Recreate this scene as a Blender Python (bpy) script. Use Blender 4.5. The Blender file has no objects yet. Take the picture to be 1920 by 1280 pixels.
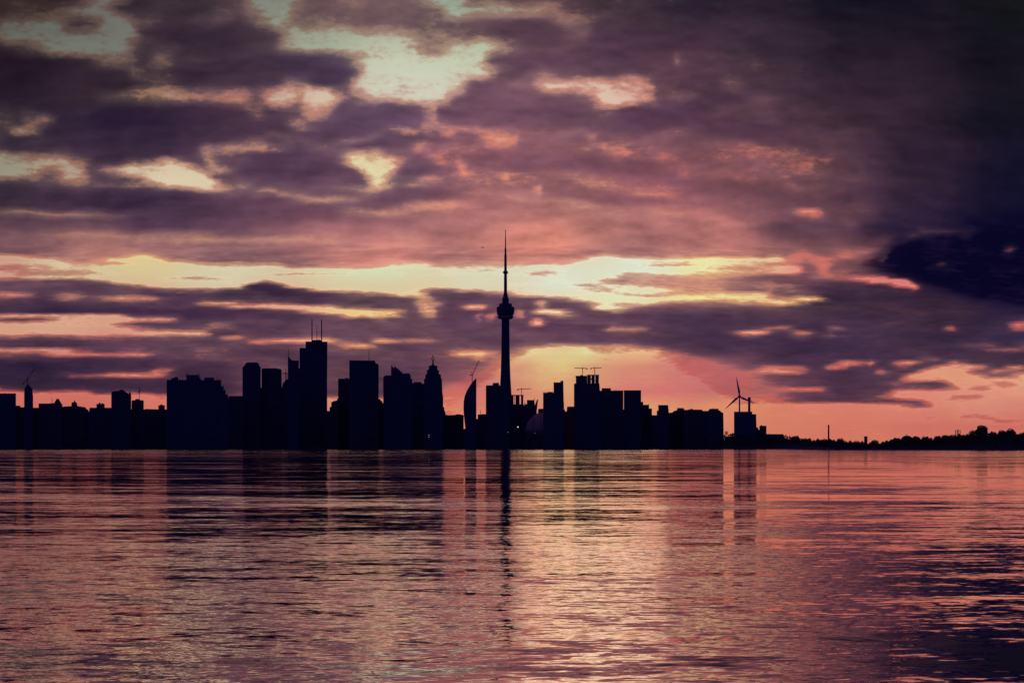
import bpy, math, random
import numpy as np
from mathutils import Vector, Matrix

# ------------------------------------------------------------------ camera, sun, exposure
S = bpy.context.scene
R = math.radians
F = 4800.0            # focal length in photo pixels (90 mm lens)
EYE = 3.0             # eye height above the lake
HOR = 839.0           # photo row of the true horizon
cam_d = bpy.data.cameras.new('camera')
cam_d.sensor_width = 36.0
cam_d.lens = 90.0
cam_d.shift_y = (HOR - 640.0) / 1920.0
cam_d.clip_start = 0.5
cam_d.clip_end = 60000.0
cam = bpy.data.objects.new('camera', cam_d)
cam.location = (0, 0, EYE)
cam.rotation_euler = (R(90), 0, 0)
S.collection.objects.link(cam)
S.camera = cam
S.view_settings.view_transform = 'Standard'
S.view_settings.look = 'None'
S.view_settings.exposure = 0.0
S.view_settings.gamma = 1.0

SUN_EL, SUN_AZ = R(3.0), R(1.8)      # just above the skyline, right of the tall tower, behind cloud
sun_d = bpy.data.lights.new('sun', 'SUN')
sun_d.energy = 0.0014
sun_d.angle = R(3.4)
sun_d.color = (1.0, 0.64, 0.36)
sun = bpy.data.objects.new('sun', sun_d)
sdir = Vector((math.sin(SUN_AZ) * math.cos(SUN_EL), math.cos(SUN_AZ) * math.cos(SUN_EL), math.sin(SUN_EL)))
sun.rotation_euler = (-sdir).to_track_quat('-Z', 'Y').to_euler()
S.collection.objects.link(sun)

# ------------------------------------------------------------------ sky: cloud cover by direction
def lin(c):
    c = np.asarray(c, float) / 255.0
    return np.where(c <= 0.04045, c / 12.92, ((c + 0.055) / 1.055) ** 2.4)

GX = np.arange(-200, 2121, 5.0)
GY = np.arange(-240, 849, 4.0)
MX, MY = np.meshgrid(GX, GY)

def blur(m, sx, sy):
    for ax, s in ((1, sx / 5.0), (0, sy / 4.0)):
        n = int(max(1, round(3 * s)))
        k = np.exp(-0.5 * (np.arange(-n, n + 1) / max(s, 0.3)) ** 2)
        k /= k.sum()
        pad = [(0, 0), (0, 0)]
        pad[ax] = (n, n)
        p = np.pad(m, pad, mode='edge')
        out = np.zeros_like(m)
        for i, w in enumerate(k):
            out += w * (p[i:i + m.shape[0], :] if ax == 0 else p[:, i:i + m.shape[1]])
        m = out
    return m

def inpoly(pts):
    ins = np.zeros(MX.shape, bool)
    n = len(pts)
    for i in range(n):
        x1, y1 = pts[i]
        x2, y2 = pts[(i + 1) % n]
        if y1 == y2:
            continue
        c = ((y1 > MY) != (y2 > MY)) & (MX < (x2 - x1) * (MY - y1) / (y2 - y1) + x1)
        ins ^= c
    return ins.astype(float)

T = np.full(MX.shape, 0.80)
def P(val, pts, s=7, sy=None):
    global T
    if s < 9 and sum(p[1] for p in pts) / len(pts) < 400: s = s * 1.6
    m = blur(inpoly(pts), s, sy if sy else s * 0.6)
    T = T * (1 - m) + val * m
def E(val, x, y, rx, ry, rot=0, soft=0.5):
    global T
    c, s_ = math.cos(R(rot)), math.sin(R(rot))
    ry = max(ry, 4.5)
    dx, dy = MX - x, MY - y
    a, b = (dx * c + dy * s_) / rx, (-dx * s_ + dy * c) / ry
    d = np.sqrt(a * a + b * b)
    m = np.clip((1 + soft - d) / (2 * soft), 0, 1)
    m = m * m * (3 - 2 * m)
    T = T * (1 - m) + val * m

# broad sheets
P(0.80, [(560, 180), (1300, 180), (1450, 430), (500, 470), (600, 330)], 60, 30)
P(0.92, [(1260, -240), (2120, -240), (2120, 460), (1650, 400), (1500, 250), (1180, 40)], 90, 50)
P(0.75, [(-200, 425), (2120, 425), (1500, 500), (-200, 500)], 30, 22)
P(1.0, [(-200, 345), (420, 360), (620, 385), (640, 415), (300, 435), (-200, 415)], 30, 12)
# top left
P(0.10, [(15, 30), (70, 27), (120, 22), (150, 8), (200, -20), (245, -20), (205, 14), (185, 30), (225, 38), (238, 60), (228, 80), (243, 100), (232, 122), (200, 114), (140, 102), (80, 90), (-10, 84), (-10, 60)], 7)
P(0.10, [(470, 0), (480, -60), (600, -60), (560, 0), (545, 25), (530, 32), (565, 48), (600, 42), (640, 42), (664, 52), (690, 56), (724, 50), (760, 60), (741, 84), (791, 88), (825, 92), (842, 70), (875, 77), (962, 81), (925, 94), (895, 114), (910, 126), (929, 134), (882, 151), (872, 165), (842, 181), (820, 195), (808, 212), (800, 200), (774, 188), (700, 184), (668, 178), (672, 155), (690, 138), (715, 132), (684, 126), (660, 112), (640, 102), (600, 104), (560, 102), (530, 96), (528, 78), (540, 66), (525, 50), (480, 42), (470, 25)], 7)
E(0.62, 585, 20, 55, 25); P(0.74, [(590, -60), (790, -60), (830, 5), (850, 38), (800, 45), (760, 42), (700, 50), (640, 32), (600, 25)], 9)
E(0.55, 800, 62, 55, 16); E(0.42, 770, 88, 35, 4)
P(0.12, [(800, 0), (800, -40), (880, -40), (880, 0), (930, 9), (985, 14), (1030, 18), (1060, 28), (1105, 26), (1110, 35), (1075, 44), (1055, 46), (1030, 33), (980, 28), (900, 28), (852, 40), (840, 30), (825, 15)], 6)
P(0.92, [(600, 30), (510, -10)], 5)
E(0.80, 150, 42, 32, 13); E(0.86, 60, 5, 120, 17); E(0.62, 12, 50, 16, 18); E(0.84, 350, 8, 130, 22)
E(0.34, 260, 36, 45, 5); E(0.40, 400, 45, 45, 3)
P(0.85, [(238, 50), (300, 42), (480, 45), (530, 60), (528, 85), (505, 100), (300, 98), (245, 80)], 9)
P(0.88, [(250, 118), (330, 110), (460, 100), (640, 100), (690, 128), (650, 150), (590, 172), (480, 160), (420, 150), (330, 172), (262, 165)], 8)
E(0.40, 290, 115, 35, 5, -10); E(0.42, 245, 137, 10, 14)
P(1.02, [(-200, 80), (0, 84), (80, 92), (160, 106), (218, 122), (236, 150), (232, 178), (140, 192), (-200, 194)], 8)
P(1.02, [(60, 198), (150, 190), (330, 182), (440, 192), (560, 210), (590, 222), (500, 248), (400, 262), (360, 295), (260, 305), (190, 302), (120, 260), (60, 225)], 12)
E(0.10, 18, 195, 46, 5); E(0.10, 60, 237, 40, 6, -6); E(0.85, 45, 212, 40, 6); E(0.95, 60, 265, 70, 18)
E(0.20, 252, 172, 15, 4); E(0.26, 302, 172, 26, 4); E(0.35, 400, 182, 40, 4)
E(0.22, 455, 188, 22, 8, 10)
P(0.10, [(-200, 285), (0, 285), (50, 290), (90, 290), (130, 300), (165, 308), (160, 330), (140, 342), (105, 328), (70, 322), (55, 335), (20, 340), (-200, 345)], 6)
E(0.40, 60, 296, 50, 5); E(0.7, 100, 322, 18, 8)
P(0.08, [(180, 311), (230, 308), (330, 302), (378, 318), (400, 342), (432, 354), (380, 356), (300, 355), (282, 338), (215, 324)], 5)
E(0.30, 415, 313, 24, 5); E(0.46, 440, 272, 60, 4, -8); E(0.5, 540, 248, 40, 3, -10); E(0.45, 395, 290, 10, 18, -20)
E(0.45, 500, 362, 60, 5, 10)
# upper middle
P(0.85, [(560, 195), (650, 185), (760, 188), (800, 215), (830, 245), (760, 275), (640, 285), (560, 260)], 12)
P(0.08, [(1003, 161), (1043, 150), (1093, 154), (1157, 150), (1177, 138), (1206, 143), (1223, 160), (1243, 182), (1191, 192), (1135, 203), (1118, 183), (1087, 170), (1016, 167)], 4)
E(0.9, 1290, 110, 200, 60, 10, 0.7)
P(0.08, [(895, 248), (982, 249), (962, 268), (925, 268)], 5); E(0.35, 840, 250, 18, 6); E(0.35, 1108, 258, 8, 5, -20)
P(0.06, [(636, 298), (655, 286), (700, 289), (722, 299), (757, 305), (746, 326), (720, 334), (712, 352), (696, 350), (680, 326), (655, 310)], 4)
E(0.30, 785, 277, 18, 4); E(0.15, 825, 297, 22, 6, 8); E(0.25, 862, 307, 8, 14); E(0.30, 795, 347, 30, 8, -12); E(0.42, 680, 352, 50, 7)
E(0.88, 780, 318, 35, 16); E(0.88, 630, 330, 65, 22, 8); E(0.82, 760, 365, 90, 12, -6); E(0.8, 1050, 330, 160, 25, 8, 0.7)
E(0.20, 1283, 323, 9, 7); E(0.35, 940, 332, 9, 5); E(0.12, 1010, 355, 8, 6); E(-0.1, 1071, 381, 26, 4); E(0.30, 1338, 395, 8, 5); E(0.4, 1268, 111, 6, 5)
P(0.12, [(1483, 396), (1540, 396), (1550, 406), (1532, 416), (1508, 405)], 4); E(0.25, 1588, 422, 26, 4, 8)
E(0.92, 1530, 440, 90, 18, 8); E(0.68, 1480, 300, 120, 18, 12, 0.8); E(0.62, 1445, 268, 30, 7, 20, .8); E(0.62, 1600, 335, 30, 8, 10, 0.8)
for (v_, x_, y_, rx_, ry_, ro_) in (
    (1.02, 985, 58, 62, 20, 4), (0.98, 1150, 90, 110, 38, 8), (0.58, 1075, 62, 40, 5, 10), (0.60, 1020, 82, 60, 5, 4), (0.98, 1000, 118, 90, 22, 4), (0.94, 925, 152, 60, 12, -8),
    (0.60, 1040, 140, 60, 5, 0), (0.96, 960, 205, 150, 26, 2), (0.58, 900, 243, 110, 5, 2), (0.62, 1130, 235, 80, 7, -6), (1.0, 1240, 215, 110, 26, -6), (0.62, 1300, 190, 60, 8, 12),
    (0.55, 805, 235, 12, 26, 30), (1.0, 690, 232, 90, 26, -4), (0.58, 700, 262, 90, 5, -6), (0.95, 720, 272, 80, 8, -4), (0.98, 640, 325, 45, 20, 10), (1.02, 545, 310, 90, 34, 8),
    (0.56, 480, 276, 90, 5, -4), (0.56, 590, 372, 90, 6, 6), (0.95, 600, 258, 70, 10, 0), (0.56, 300, 182, 120, 5, 0), (0.56, 150, 196, 110, 5, -2), (1.04, 420, 132, 120, 22, 4), (1.04, 585, 135, 70, 22, 8),
    (1.04, 400, 72, 90, 20, 4), (0.60, 330, 106, 90, 5, 2), (0.60, 560, 160, 70, 6, 14), (1.02, 110, 140, 120, 36, 4), (1.04, 300, 232, 180, 34, 3), (0.98, 190, 280, 70, 16, 10),
    (0.62, 520, 222, 60, 6, 16), (0.95, 480, 230, 70, 12, 8), (0.98, 790, 370, 110, 12, -6), (0.60, 740, 395, 140, 7, -4), (0.64, 880, 285, 60, 8, 4), (0.92, 1000, 300, 120, 16, 4),
    (0.58, 1180, 292, 110, 7, 10), (0.94, 1180, 322, 130, 14, 8), (0.60, 1150, 352, 120, 7, 8), (0.90, 1180, 375, 110, 10, 4), (0.58, 980, 372, 120, 8, 6), (0.94, 1400, 250, 90, 22, 8),
    (0.60, 1350, 330, 80, 8, 8), (0.92, 1400, 370, 110, 16, 8), (0.6, 1300, 400, 120, 8, 5), (0.98, 1330, 165, 50, 20, 10), (0.66, 1400, 170, 70, 10, 20), (0.62, 1500, 350, 110, 7, 10),
    (1.06, 200, 375, 230, 18, 2), (1.04, 480, 398, 150, 14, 3), (0.72, 250, 352, 200, 5, 3), (0.66, 120, 400, 180, 6, 2), (0.88, 130, 425, 160, 8, 2), (0.62, 400, 445, 300, 8, 2),
    (0.80, 200, 458, 220, 6, 1), (0.78, 640, 440, 120, 8, 4)):
    E(v_ + (0.04 if v_ > 0.85 else (0.07 if x_ > 950 else -0.06) if v_ < 0.7 else 0), x_, y_, rx_, ry_, ro_, 0.5)
# reopen the clear gaps over those bodies
E(0.10, 15, 195, 46, 5); E(0.10, 60, 237, 40, 6, -6); E(0.05, 530, 184, 42, 6, 6); E(0.0, 602, 188, 38, 9); E(0.02, 610, 213, 30, 6, 4); E(0.32, 572, 200, 34, 6, 20)
P(0.10, [(472, -20), (560, -20), (545, 25), (532, 40), (505, 40), (478, 24)], 7)
P(0.12, [(530, 62), (560, 50), (640, 46), (700, 56), (760, 62), (790, 86), (760, 98), (700, 95), (640, 104), (560, 102), (534, 94)], 7)
P(0.10, [(12, 28), (70, 26), (125, 22), (150, 8), (200, -20), (245, -20), (205, 12), (190, 30), (228, 40), (240, 60), (232, 84), (243, 104), (232, 122), (200, 114), (140, 100), (80, 88), (0, 82), (0, 60)], 7)
E(0.80, 150, 42, 36, 13)
E(0.30, 262, 36, 40, 6); E(0.34, 455, 188, 24, 9, 10); E(0.3, 300, 178, 60, 5, 2)
P(0.08, [(668, 150), (700, 128), (800, 100), (880, 90), (905, 100), (915, 122), (882, 151), (872, 165), (842, 181), (820, 195), (808, 208), (800, 200), (774, 188), (700, 184)], 5)
# dark storm cloud on the right
E(1.0, 1830, 330, 190, 110, 0, 0.9)
E(1.0, 1640, 560, 190, 34, 4, 0.8); E(1.04, 1580, 440, 110, 22, 4, 0.8)
P(1.22, [(1570, 462), (1680, 440), (1760, 425), (1840, 400), (2120, 330), (2120, 600), (1900, 590), (1840, 560), (1780, 545), (1700, 528), (1640, 515), (1590, 500)], 36, 14)
P(1.42, [(1650, 470), (1700, 455), (1790, 450), (1850, 440), (2120, 430), (2120, 590), (1900, 580), (1850, 552), (1790, 540), (1730, 525), (1670, 505)], 26, 11)
E(0.95, 1700, 452, 22, 5, -15, .9); E(0.95, 1820, 436, 18, 5, 0, .9); E(1.0, 1590, 445, 60, 10, -8, .9)
P(0.55, [(1475, 490), (1500, 470), (1530, 478), (1560, 485), (1600, 500), (1600, 520), (1530, 522), (1490, 508)], 6)
E(0.9, 1510, 500, 14, 20, -25); E(0.9, 1570, 492, 26, 20); E(0.35, 1530, 500, 10, 18, 20); E(0.85, 1600, 470, 60, 14)
E(0.42, 1893, 470, 13, 9, -20, 0.8); E(0.70, 1765, 497, 16, 9, 0, 0.9); E(1.0, 1665, 485, 8, 10, 0, 0.9)
for (v_, x_, y_, rx_, ry_, ro_) in ((.38, 1505, 482, 20, 8, -20), (.40, 1548, 500, 14, 12, 10), (.85, 1520, 505, 12, 16, -30), (.50, 1580, 478, 16, 8, 0), (.9, 1600, 500, 16, 14, 0),
    (.62, 1620, 470, 30, 6, -14), (.30, 1635, 524, 30, 5, 8), (.34, 1690, 533, 30, 7, 10), (.9, 1640, 541, 9, 7, 0), (.9, 1668, 545, 10, 8, 0), (.45, 1706, 541, 12, 8, 30), (.95, 1740, 556, 40, 8, 10),
    (.78, 1780, 434, 60, 4, -4), (.80, 1710, 444, 30, 4, -20), (.5, 1820, 444, 12, 4, -10), (.72, 1640, 455, 30, 8, -10)):
    E(v_, x_, y_, rx_, ry_, ro_, 0.8)
# long bright band over the skyline
P(0.02, [(-200, 480), (0, 476), (50, 480), (110, 490), (158, 494), (230, 484), (275, 476), (322, 491), (480, 494), (621, 499), (741, 495), (976, 499), (1060, 499), (1110, 486), (1130, 479), (1160, 486), (1218, 487), (1265, 483), (1347, 488), (1465, 483), (1490, 503), (1500, 515), (1400, 516), (1300, 519), (1200, 517), (1110, 527), (1180, 533), (1250, 541), (1300, 545), (1400, 550), (1565, 557), (1460, 574), (1380, 568), (1280, 564), (1228, 568), (1180, 578), (1160, 577), (1100, 563), (1036, 557), (942, 550), (880, 545), (808, 541), (795, 548), (790, 557), (707, 550), (638, 545), (600, 546), (554, 540), (535, 533), (504, 526), (470, 534), (460, 538), (400, 541), (316, 543), (252, 534), (168, 524), (67, 521), (-200, 526)], 5, 3)
E(0.48, 30, 504, 90, 9); E(0.52, 1250, 529, 70, 6, 4); E(0.45, 1350, 510, 90, 4); E(0.66, 1400, 535, 120, 9, 3)
P(0.16, [(1590, 515), (1660, 520), (1717, 530), (1722, 545), (1695, 541), (1640, 531), (1600, 524)], 4)
for (v_, x_, y_, rx_, ro_) in ((.46, 1190, 512, 60, 2), (.42, 1260, 497, 50, -3), (.44, 1390, 503, 60, 2), (.5, 1120, 540, 50, 5), (.40, 1010, 513, 40, 1), (.42, 1220, 553, 50, 3),
    (.44, 1330, 556, 60, 2), (.42, 1450, 498, 40, -3), (.5, 1440, 563, 60, -4), (.36, 860, 507, 90, 1), (.34, 560, 512, 80, 1), (.38, 380, 522, 60, 2), (.5, 100, 512, 80, 1), (.45, 200, 498, 60, -4), (.52, 1180, 570, 40, 4)):
    E(v_, x_, y_, rx_, 4, ro_, 0.9)
E(0.95, 1560, 535, 60, 9); E(0.9, 1690, 552, 20, 12)
# cloud bank under the band
P(0.86, [(-200, 530), (67, 526), (168, 529), (252, 540), (316, 549), (460, 544), (475, 536), (504, 531), (530, 536), (554, 547), (638, 552), (707, 556), (785, 566), (800, 590), (900, 610), (1000, 640), (900, 655), (500, 655), (-200, 600)], 4, 3)
E(1.05, 510, 542, 42, 9, 8); E(1.0, 150, 535, 60, 8, 3); E(0.98, 380, 552, 80, 6); E(1.0, 590, 553, 60, 8, 6)
P(0.92, [(810, 546), (880, 550), (942, 556), (1036, 564), (1160, 583), (1228, 573), (1280, 569), (1380, 573), (1460, 580), (1560, 566), (1800, 560), (2120, 600), (2120, 680), (1600, 740), (1440, 720), (1290, 664), (1235, 650), (1130, 644), (985, 648), (880, 640), (820, 600), (808, 575)], 5, 4)
P(0.25, [(786, 556), (812, 562), (838, 572), (812, 576), (806, 590), (822, 600), (795, 592), (778, 572)], 4)
P(0.08, [(640, 576), (700, 579), (750, 585), (757, 593), (720, 597), (640, 594)], 4, 3)
P(0.06, [(350, 564), (440, 568), (520, 569), (590, 574), (640, 576), (645, 592), (560, 584), (470, 580), (400, 573)], 6, 2.5)
E(0.3, 250, 562, 60, 3.5); E(0.35, 20, 554, 50, 4); E(0.4, 130, 556, 30, 3)
P(1.05, [(-200, 566), (100, 568), (300, 578), (560, 586), (600, 596), (330, 592), (-200, 586)], 8, 3)
P(0.10, [(-200, 588), (100, 590), (300, 593), (335, 601), (250, 602), (210, 608), (250, 614), (330, 618), (398, 620), (403, 627), (380, 631), (300, 629), (200, 629), (100, 627), (-200, 632)], 6, 2.5)
E(0.72, 40, 601, 70, 5); E(0.88, 310, 610, 80, 7); E(0.25, 430, 611, 38, 4)
E(0.92, 430, 622, 30, 6); E(0.9, 560, 610, 120, 14)
P(0.10, [(415, 631), (500, 633), (590, 632), (625, 640), (585, 644), (480, 640)], 5, 2.5)
P(0.16, [(610, 641), (650, 640), (704, 648), (700, 654), (640, 650)], 4, 2.5); E(0.12, 718, 638, 26, 4.5, 4); E(0.5, 780, 640, 40, 3)
E(0.95, 70, 644, 110, 6)
P(0.12, [(-200, 650), (70, 653), (140, 656), (190, 661), (270, 659), (265, 665), (190, 668), (100, 664), (-200, 663)], 6, 2.5)
P(1.0, [(-200, 672), (300, 676), (440, 680), (440, 740), (315, 738), (120, 733), (-200, 724)], 10, 4)
P(0.12, [(90, 699), (130, 697), (145, 701), (240, 699), (300, 695), (338, 697), (330, 703), (240, 707), (150, 706)], 5, 2.5)
P(0.84, [(440, 655), (880, 655), (930, 690), (860, 738), (700, 742), (440, 745)], 10, 5)
E(0.98, 500, 660, 60, 6); E(0.95, 760, 650, 60, 8)
for gx, gy, grx, gry, gv in ((882, 576, 22, 4.5, 0.1), (920, 593, 9, 7, 0.1), (895, 595, 6, 5, 0.3), (1016, 605, 13, 7, 0.12), (1043, 585, 42, 6, 0.06),
                             (972, 588, 12, 4, 0.15), (1013, 571, 14, 4, 0.2), (1140, 578, 28, 4.5, 0.08), (1144, 615, 12, 6, 0.38), (1180, 618, 30, 5, 0.46),
                             (1405, 627, 34, 6, 0.2), (1500, 628, 25, 5, 0.22), (1546, 629, 12, 3, 0.45), (1790, 614, 12, 4, 0.32), (1910, 609, 26, 8, 0.2),
                             (1452, 693, 44, 7, 0.22), (1480, 687, 28, 4, 0.35), (1565, 688, 24, 5, 0.25), (1585, 680, 22, 4, 0.3), (1630, 682, 12, 4, 0.35),
                             (1700, 682, 22, 6, 0.25), (1655, 694, 9, 4, 0.38), (1480, 728, 15, 3.5, 0.35), (1520, 729, 26, 4, 0.25), (1455, 615, 30, 4, 0.52),
                             (1910, 655, 60, 6, 0.55), (1830, 650, 40, 6, 0.55), (1740, 668, 26, 4, 0.5), (1560, 614, 16, 4, 0.5)):
    E(gv, gx, gy, grx, gry, random.Random(int(gx)).uniform(-4, 6))
E(1.0, 1600, 650, 250, 14, 2, 0.8); E(1.0, 1720, 630, 200, 7); E(1.0, 1350, 600, 120, 14)
# sunlit opening at the horizon, wider to the right
P(0.10, [(955, 668), (990, 654), (1040, 650), (1130, 648), (1235, 655), (1243, 664), (1300, 672), (1400, 700), (1450, 735), (1455, 758), (1500, 860), (820, 860), (830, 745), (870, 722), (925, 690)], 26, 6)
P(0.02, [(985, 655), (1040, 650), (1130, 648), (1238, 656), (1180, 664), (1100, 663), (1150, 676), (1060, 674), (990, 668)], 5, 2.5)
E(0.42, 1330, 700, 90, 14, 20, 0.8); E(0.55, 1390, 725, 60, 22, 20, 0.7); E(0.40, 1160, 656, 60, 3)
P(0.10, [(832, 660), (880, 663), (920, 660), (946, 668), (900, 673), (860, 668)], 5, 2.5)
E(0.48, 870, 728, 40, 12, -30, .8); E(0.0, 1153, 715, 16, 4)
P(0.04, [(-200, 728), (0, 728), (60, 733), (120, 735), (210, 737), (315, 741), (430, 745), (640, 746), (830, 742), (860, 860), (-200, 860)], 5, 2.5)
P(0.04, [(1280, 763), (1400, 759), (1650, 758), (1760, 762), (2120, 745), (2120, 860), (1280, 860)], 5, 2.5)
P(0.10, [(1655, 744), (1680, 736), (1740, 728), (1800, 731), (1780, 716), (1695, 712), (1702, 705), (1742, 690), (1790, 678), (1830, 685), (1900, 700), (2120, 700), (2120, 775), (1750, 768), (1745, 758), (1710, 750)], 5, 3)
E(0.80, 1705, 722, 60, 7, 4); E(0.85, 1690, 752, 50, 6, 4); E(0.55, 1890, 723, 24, 4); E(0.55, 1835, 730, 22, 3); E(0.5, 1820, 745, 30, 3, 3); E(0.52, 1860, 785, 70, 4, 3)
E(0.45, 1790, 742, 14, 3); E(0.4, 1735, 779, 15, 3)
E(0.86, 1860, 700, 60, 5, 8); E(0.3, 1905, 689, 18, 4)
T = np.clip(T, 0, 1.6)

# colour samples (photo column, row, r, g, b)
CLOUD = [(0,-240,30,20,34),(500,-240,36,24,40),(1000,-240,34,22,40),(1500,-240,18,14,30),(1920,-240,10,10,22),(250,-120,40,28,40),(750,-120,56,38,50),(1250,-120,36,26,40),(1900,-120,14,12,24),(0,0,52,36,38),(320,0,54,40,52),(520,0,88,62,70),(700,20,108,80,88),(960,0,92,64,74),(1150,0,60,42,56),(1280,0,40,30,48),(1600,0,20,18,32),(1920,0,18,19,24),
 (0,130,40,26,38),(200,150,62,44,54),(350,80,64,46,60),(500,70,78,58,70),(640,120,78,58,80),(980,60,104,74,86),(1100,100,104,72,88),(1280,110,92,60,76),(1450,110,66,48,62),(1600,110,42,32,44),(1900,110,24,20,32),
 (0,230,56,42,56),(250,230,56,40,64),(450,240,84,58,76),(700,210,112,82,104),(950,200,134,90,106),(1200,230,108,72,92),(1400,220,92,62,78),(1600,200,62,42,56),(1900,220,22,20,34),
 (0,360,66,50,66),(250,380,78,56,78),(500,310,98,68,90),(760,330,110,78,98),(950,310,142,90,104),(1200,340,146,90,102),(1350,300,120,78,90),(1550,300,92,62,76),(1750,300,52,36,54),(1900,320,22,20,44),
 (0,440,112,76,88),(300,420,90,62,84),(300,460,152,100,108),(620,380,118,80,98),(650,440,166,104,112),(900,400,172,108,112),(1000,450,216,132,118),(1250,400,168,104,108),(1350,450,186,114,112),(1500,430,112,74,88),(1700,430,50,36,62),(1900,430,16,16,46),
 (700,480,206,126,118),(200,475,176,116,112),(1560,485,150,95,95),(1750,490,16,12,42),(1900,520,10,8,42),
 (0,540,112,78,92),(150,545,100,68,86),(500,545,66,46,70),(700,560,84,58,78),(900,560,98,66,86),(1080,565,112,74,92),(1300,540,170,108,110),(1480,540,110,72,88),(1560,560,62,42,64),(1700,575,62,42,62),(1800,590,56,40,62),(1900,560,28,22,54),
 (100,578,62,42,70),(300,580,78,52,78),(650,610,104,70,92),(900,610,104,70,92),(1100,620,104,68,90),(1300,600,84,58,82),(1600,620,78,54,80),(1900,630,62,48,76),
 (50,640,84,58,80),(300,640,92,64,86),(50,685,50,36,62),(300,690,80,52,74),(520,680,92,60,80),(750,690,88,58,80),(860,700,120,76,92),(1350,645,72,50,76),(1500,665,70,48,74),(1900,660,70,48,72),
 (50,720,62,42,64),(350,725,74,48,68),(740,730,74,48,70),(850,740,180,108,100),(1330,700,166,100,104),(1400,730,128,80,92),(1550,740,82,54,76),(1700,720,84,58,78),(1900,730,150,98,100),(600,842,200,115,95),(1500,842,200,115,95)]
CLEAR = [(1160,682,214,140,112),(1225,674,216,134,112),(1010,760,214,136,104),(1130,690,216,156,114),(1180,712,214,128,110),(1290,690,190,110,108),(1130,742,214,130,108),(1250,742,208,114,106),(960,742,214,132,104),(1340,737,190,108,104),(1110,712,214,150,112),(900,745,206,118,104),(950,712,210,140,112),(0,30,92,96,84),(120,60,102,110,96),(220,90,118,124,108),(300,30,112,112,100),(520,10,128,140,120),(600,80,158,172,142),(740,120,200,208,172),(780,170,212,216,186),(860,100,196,208,170),(850,10,150,172,144),(1050,30,158,148,128),
 (1180,165,222,186,160),(1130,190,226,204,172),(20,195,148,138,118),(55,237,150,140,120),(0,310,146,148,120),(130,315,178,160,130),(320,335,222,208,166),(600,205,222,196,162),(450,188,196,162,140),(250,172,190,176,140),
 (700,320,226,226,168),(830,300,230,160,130),(940,258,232,180,140),(1010,355,248,200,140),(1071,381,240,232,160),(1283,322,240,150,120),(1520,403,226,150,124),(1900,300,90,70,80),(1900,100,40,40,44),(1600,100,60,56,60),(1893,470,180,100,96),(1530,490,224,136,120),
 (0,500,204,158,128),(120,510,212,200,150),(275,480,222,206,140),(420,515,214,208,164),(700,505,214,228,178),(700,530,218,204,158),(900,520,218,220,178),(1050,530,222,230,196),(1200,505,222,232,196),(1330,498,234,232,158),(1440,495,222,206,150),(1480,510,226,150,126),(1660,525,216,124,112),
 (0,555,196,130,116),(500,575,222,164,130),(700,587,234,206,134),(820,570,232,206,150),(1043,585,238,226,168),(1150,565,230,232,180),(1340,560,236,230,146),(1500,562,234,206,136),(920,593,240,150,120),(1016,605,240,160,130),
 (0,625,216,162,124),(100,610,216,168,132),(300,600,218,160,128),(380,624,220,176,132),(500,636,226,160,128),(690,645,232,186,128),(1405,627,228,158,126),(1500,628,232,164,126),(1905,610,214,126,110),
 (0,657,212,148,118),(200,663,206,128,112),(260,702,220,140,112),(110,699,200,110,100),(890,667,236,190,128),(1000,660,230,214,148),(1100,660,224,224,150),(1200,656,238,206,136),(1060,690,222,208,126),(1010,700,220,180,118),(960,690,214,146,112),(1120,695,214,160,112),
 (880,710,180,104,104),(1200,690,214,142,108),(1280,700,212,122,110),(1340,710,186,108,106),(1450,693,232,160,124),(1565,688,222,140,114),(1520,729,226,132,108),(1780,700,222,154,116),(1900,710,222,164,122),(1700,740,222,136,112),(1850,740,220,146,116),
 (0,745,208,116,96),(150,750,206,112,94),(280,755,210,118,98),(850,760,212,130,100),(920,740,212,124,104),(1020,740,218,154,108),(1070,740,220,164,108),(1200,740,212,118,106),(1300,740,208,114,104),(1380,765,226,146,98),(1450,780,214,126,96),(1600,790,212,120,94),(1750,800,206,114,96),(1900,790,206,112,96),
 (1330,755,226,150,104),(1230,765,228,166,100),(600,842,208,112,90),(1000,842,218,140,95),(1500,842,210,116,92),(870,790,226,140,96)]

def colfield(samples, xs, ys):
    X, Y = np.meshgrid(xs, ys)
    A = np.zeros(X.shape + (3,))
    W = np.zeros(X.shape)
    for (sx, sy, r, g, b) in samples:
        d2 = ((X - sx) ** 2 + (2.6 * (Y - sy)) ** 2) / 40.0 ** 2
        w = 1.0 / (d2 + 0.5) ** 1.7
        A += w[..., None] * np.array([r, g, b], float)
        W += w
    return lin(A / W[..., None])

world = bpy.data.worlds.new('World')
S.world = world
world.use_nodes = True
NT = world.node_tree
NT.nodes.clear()

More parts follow.
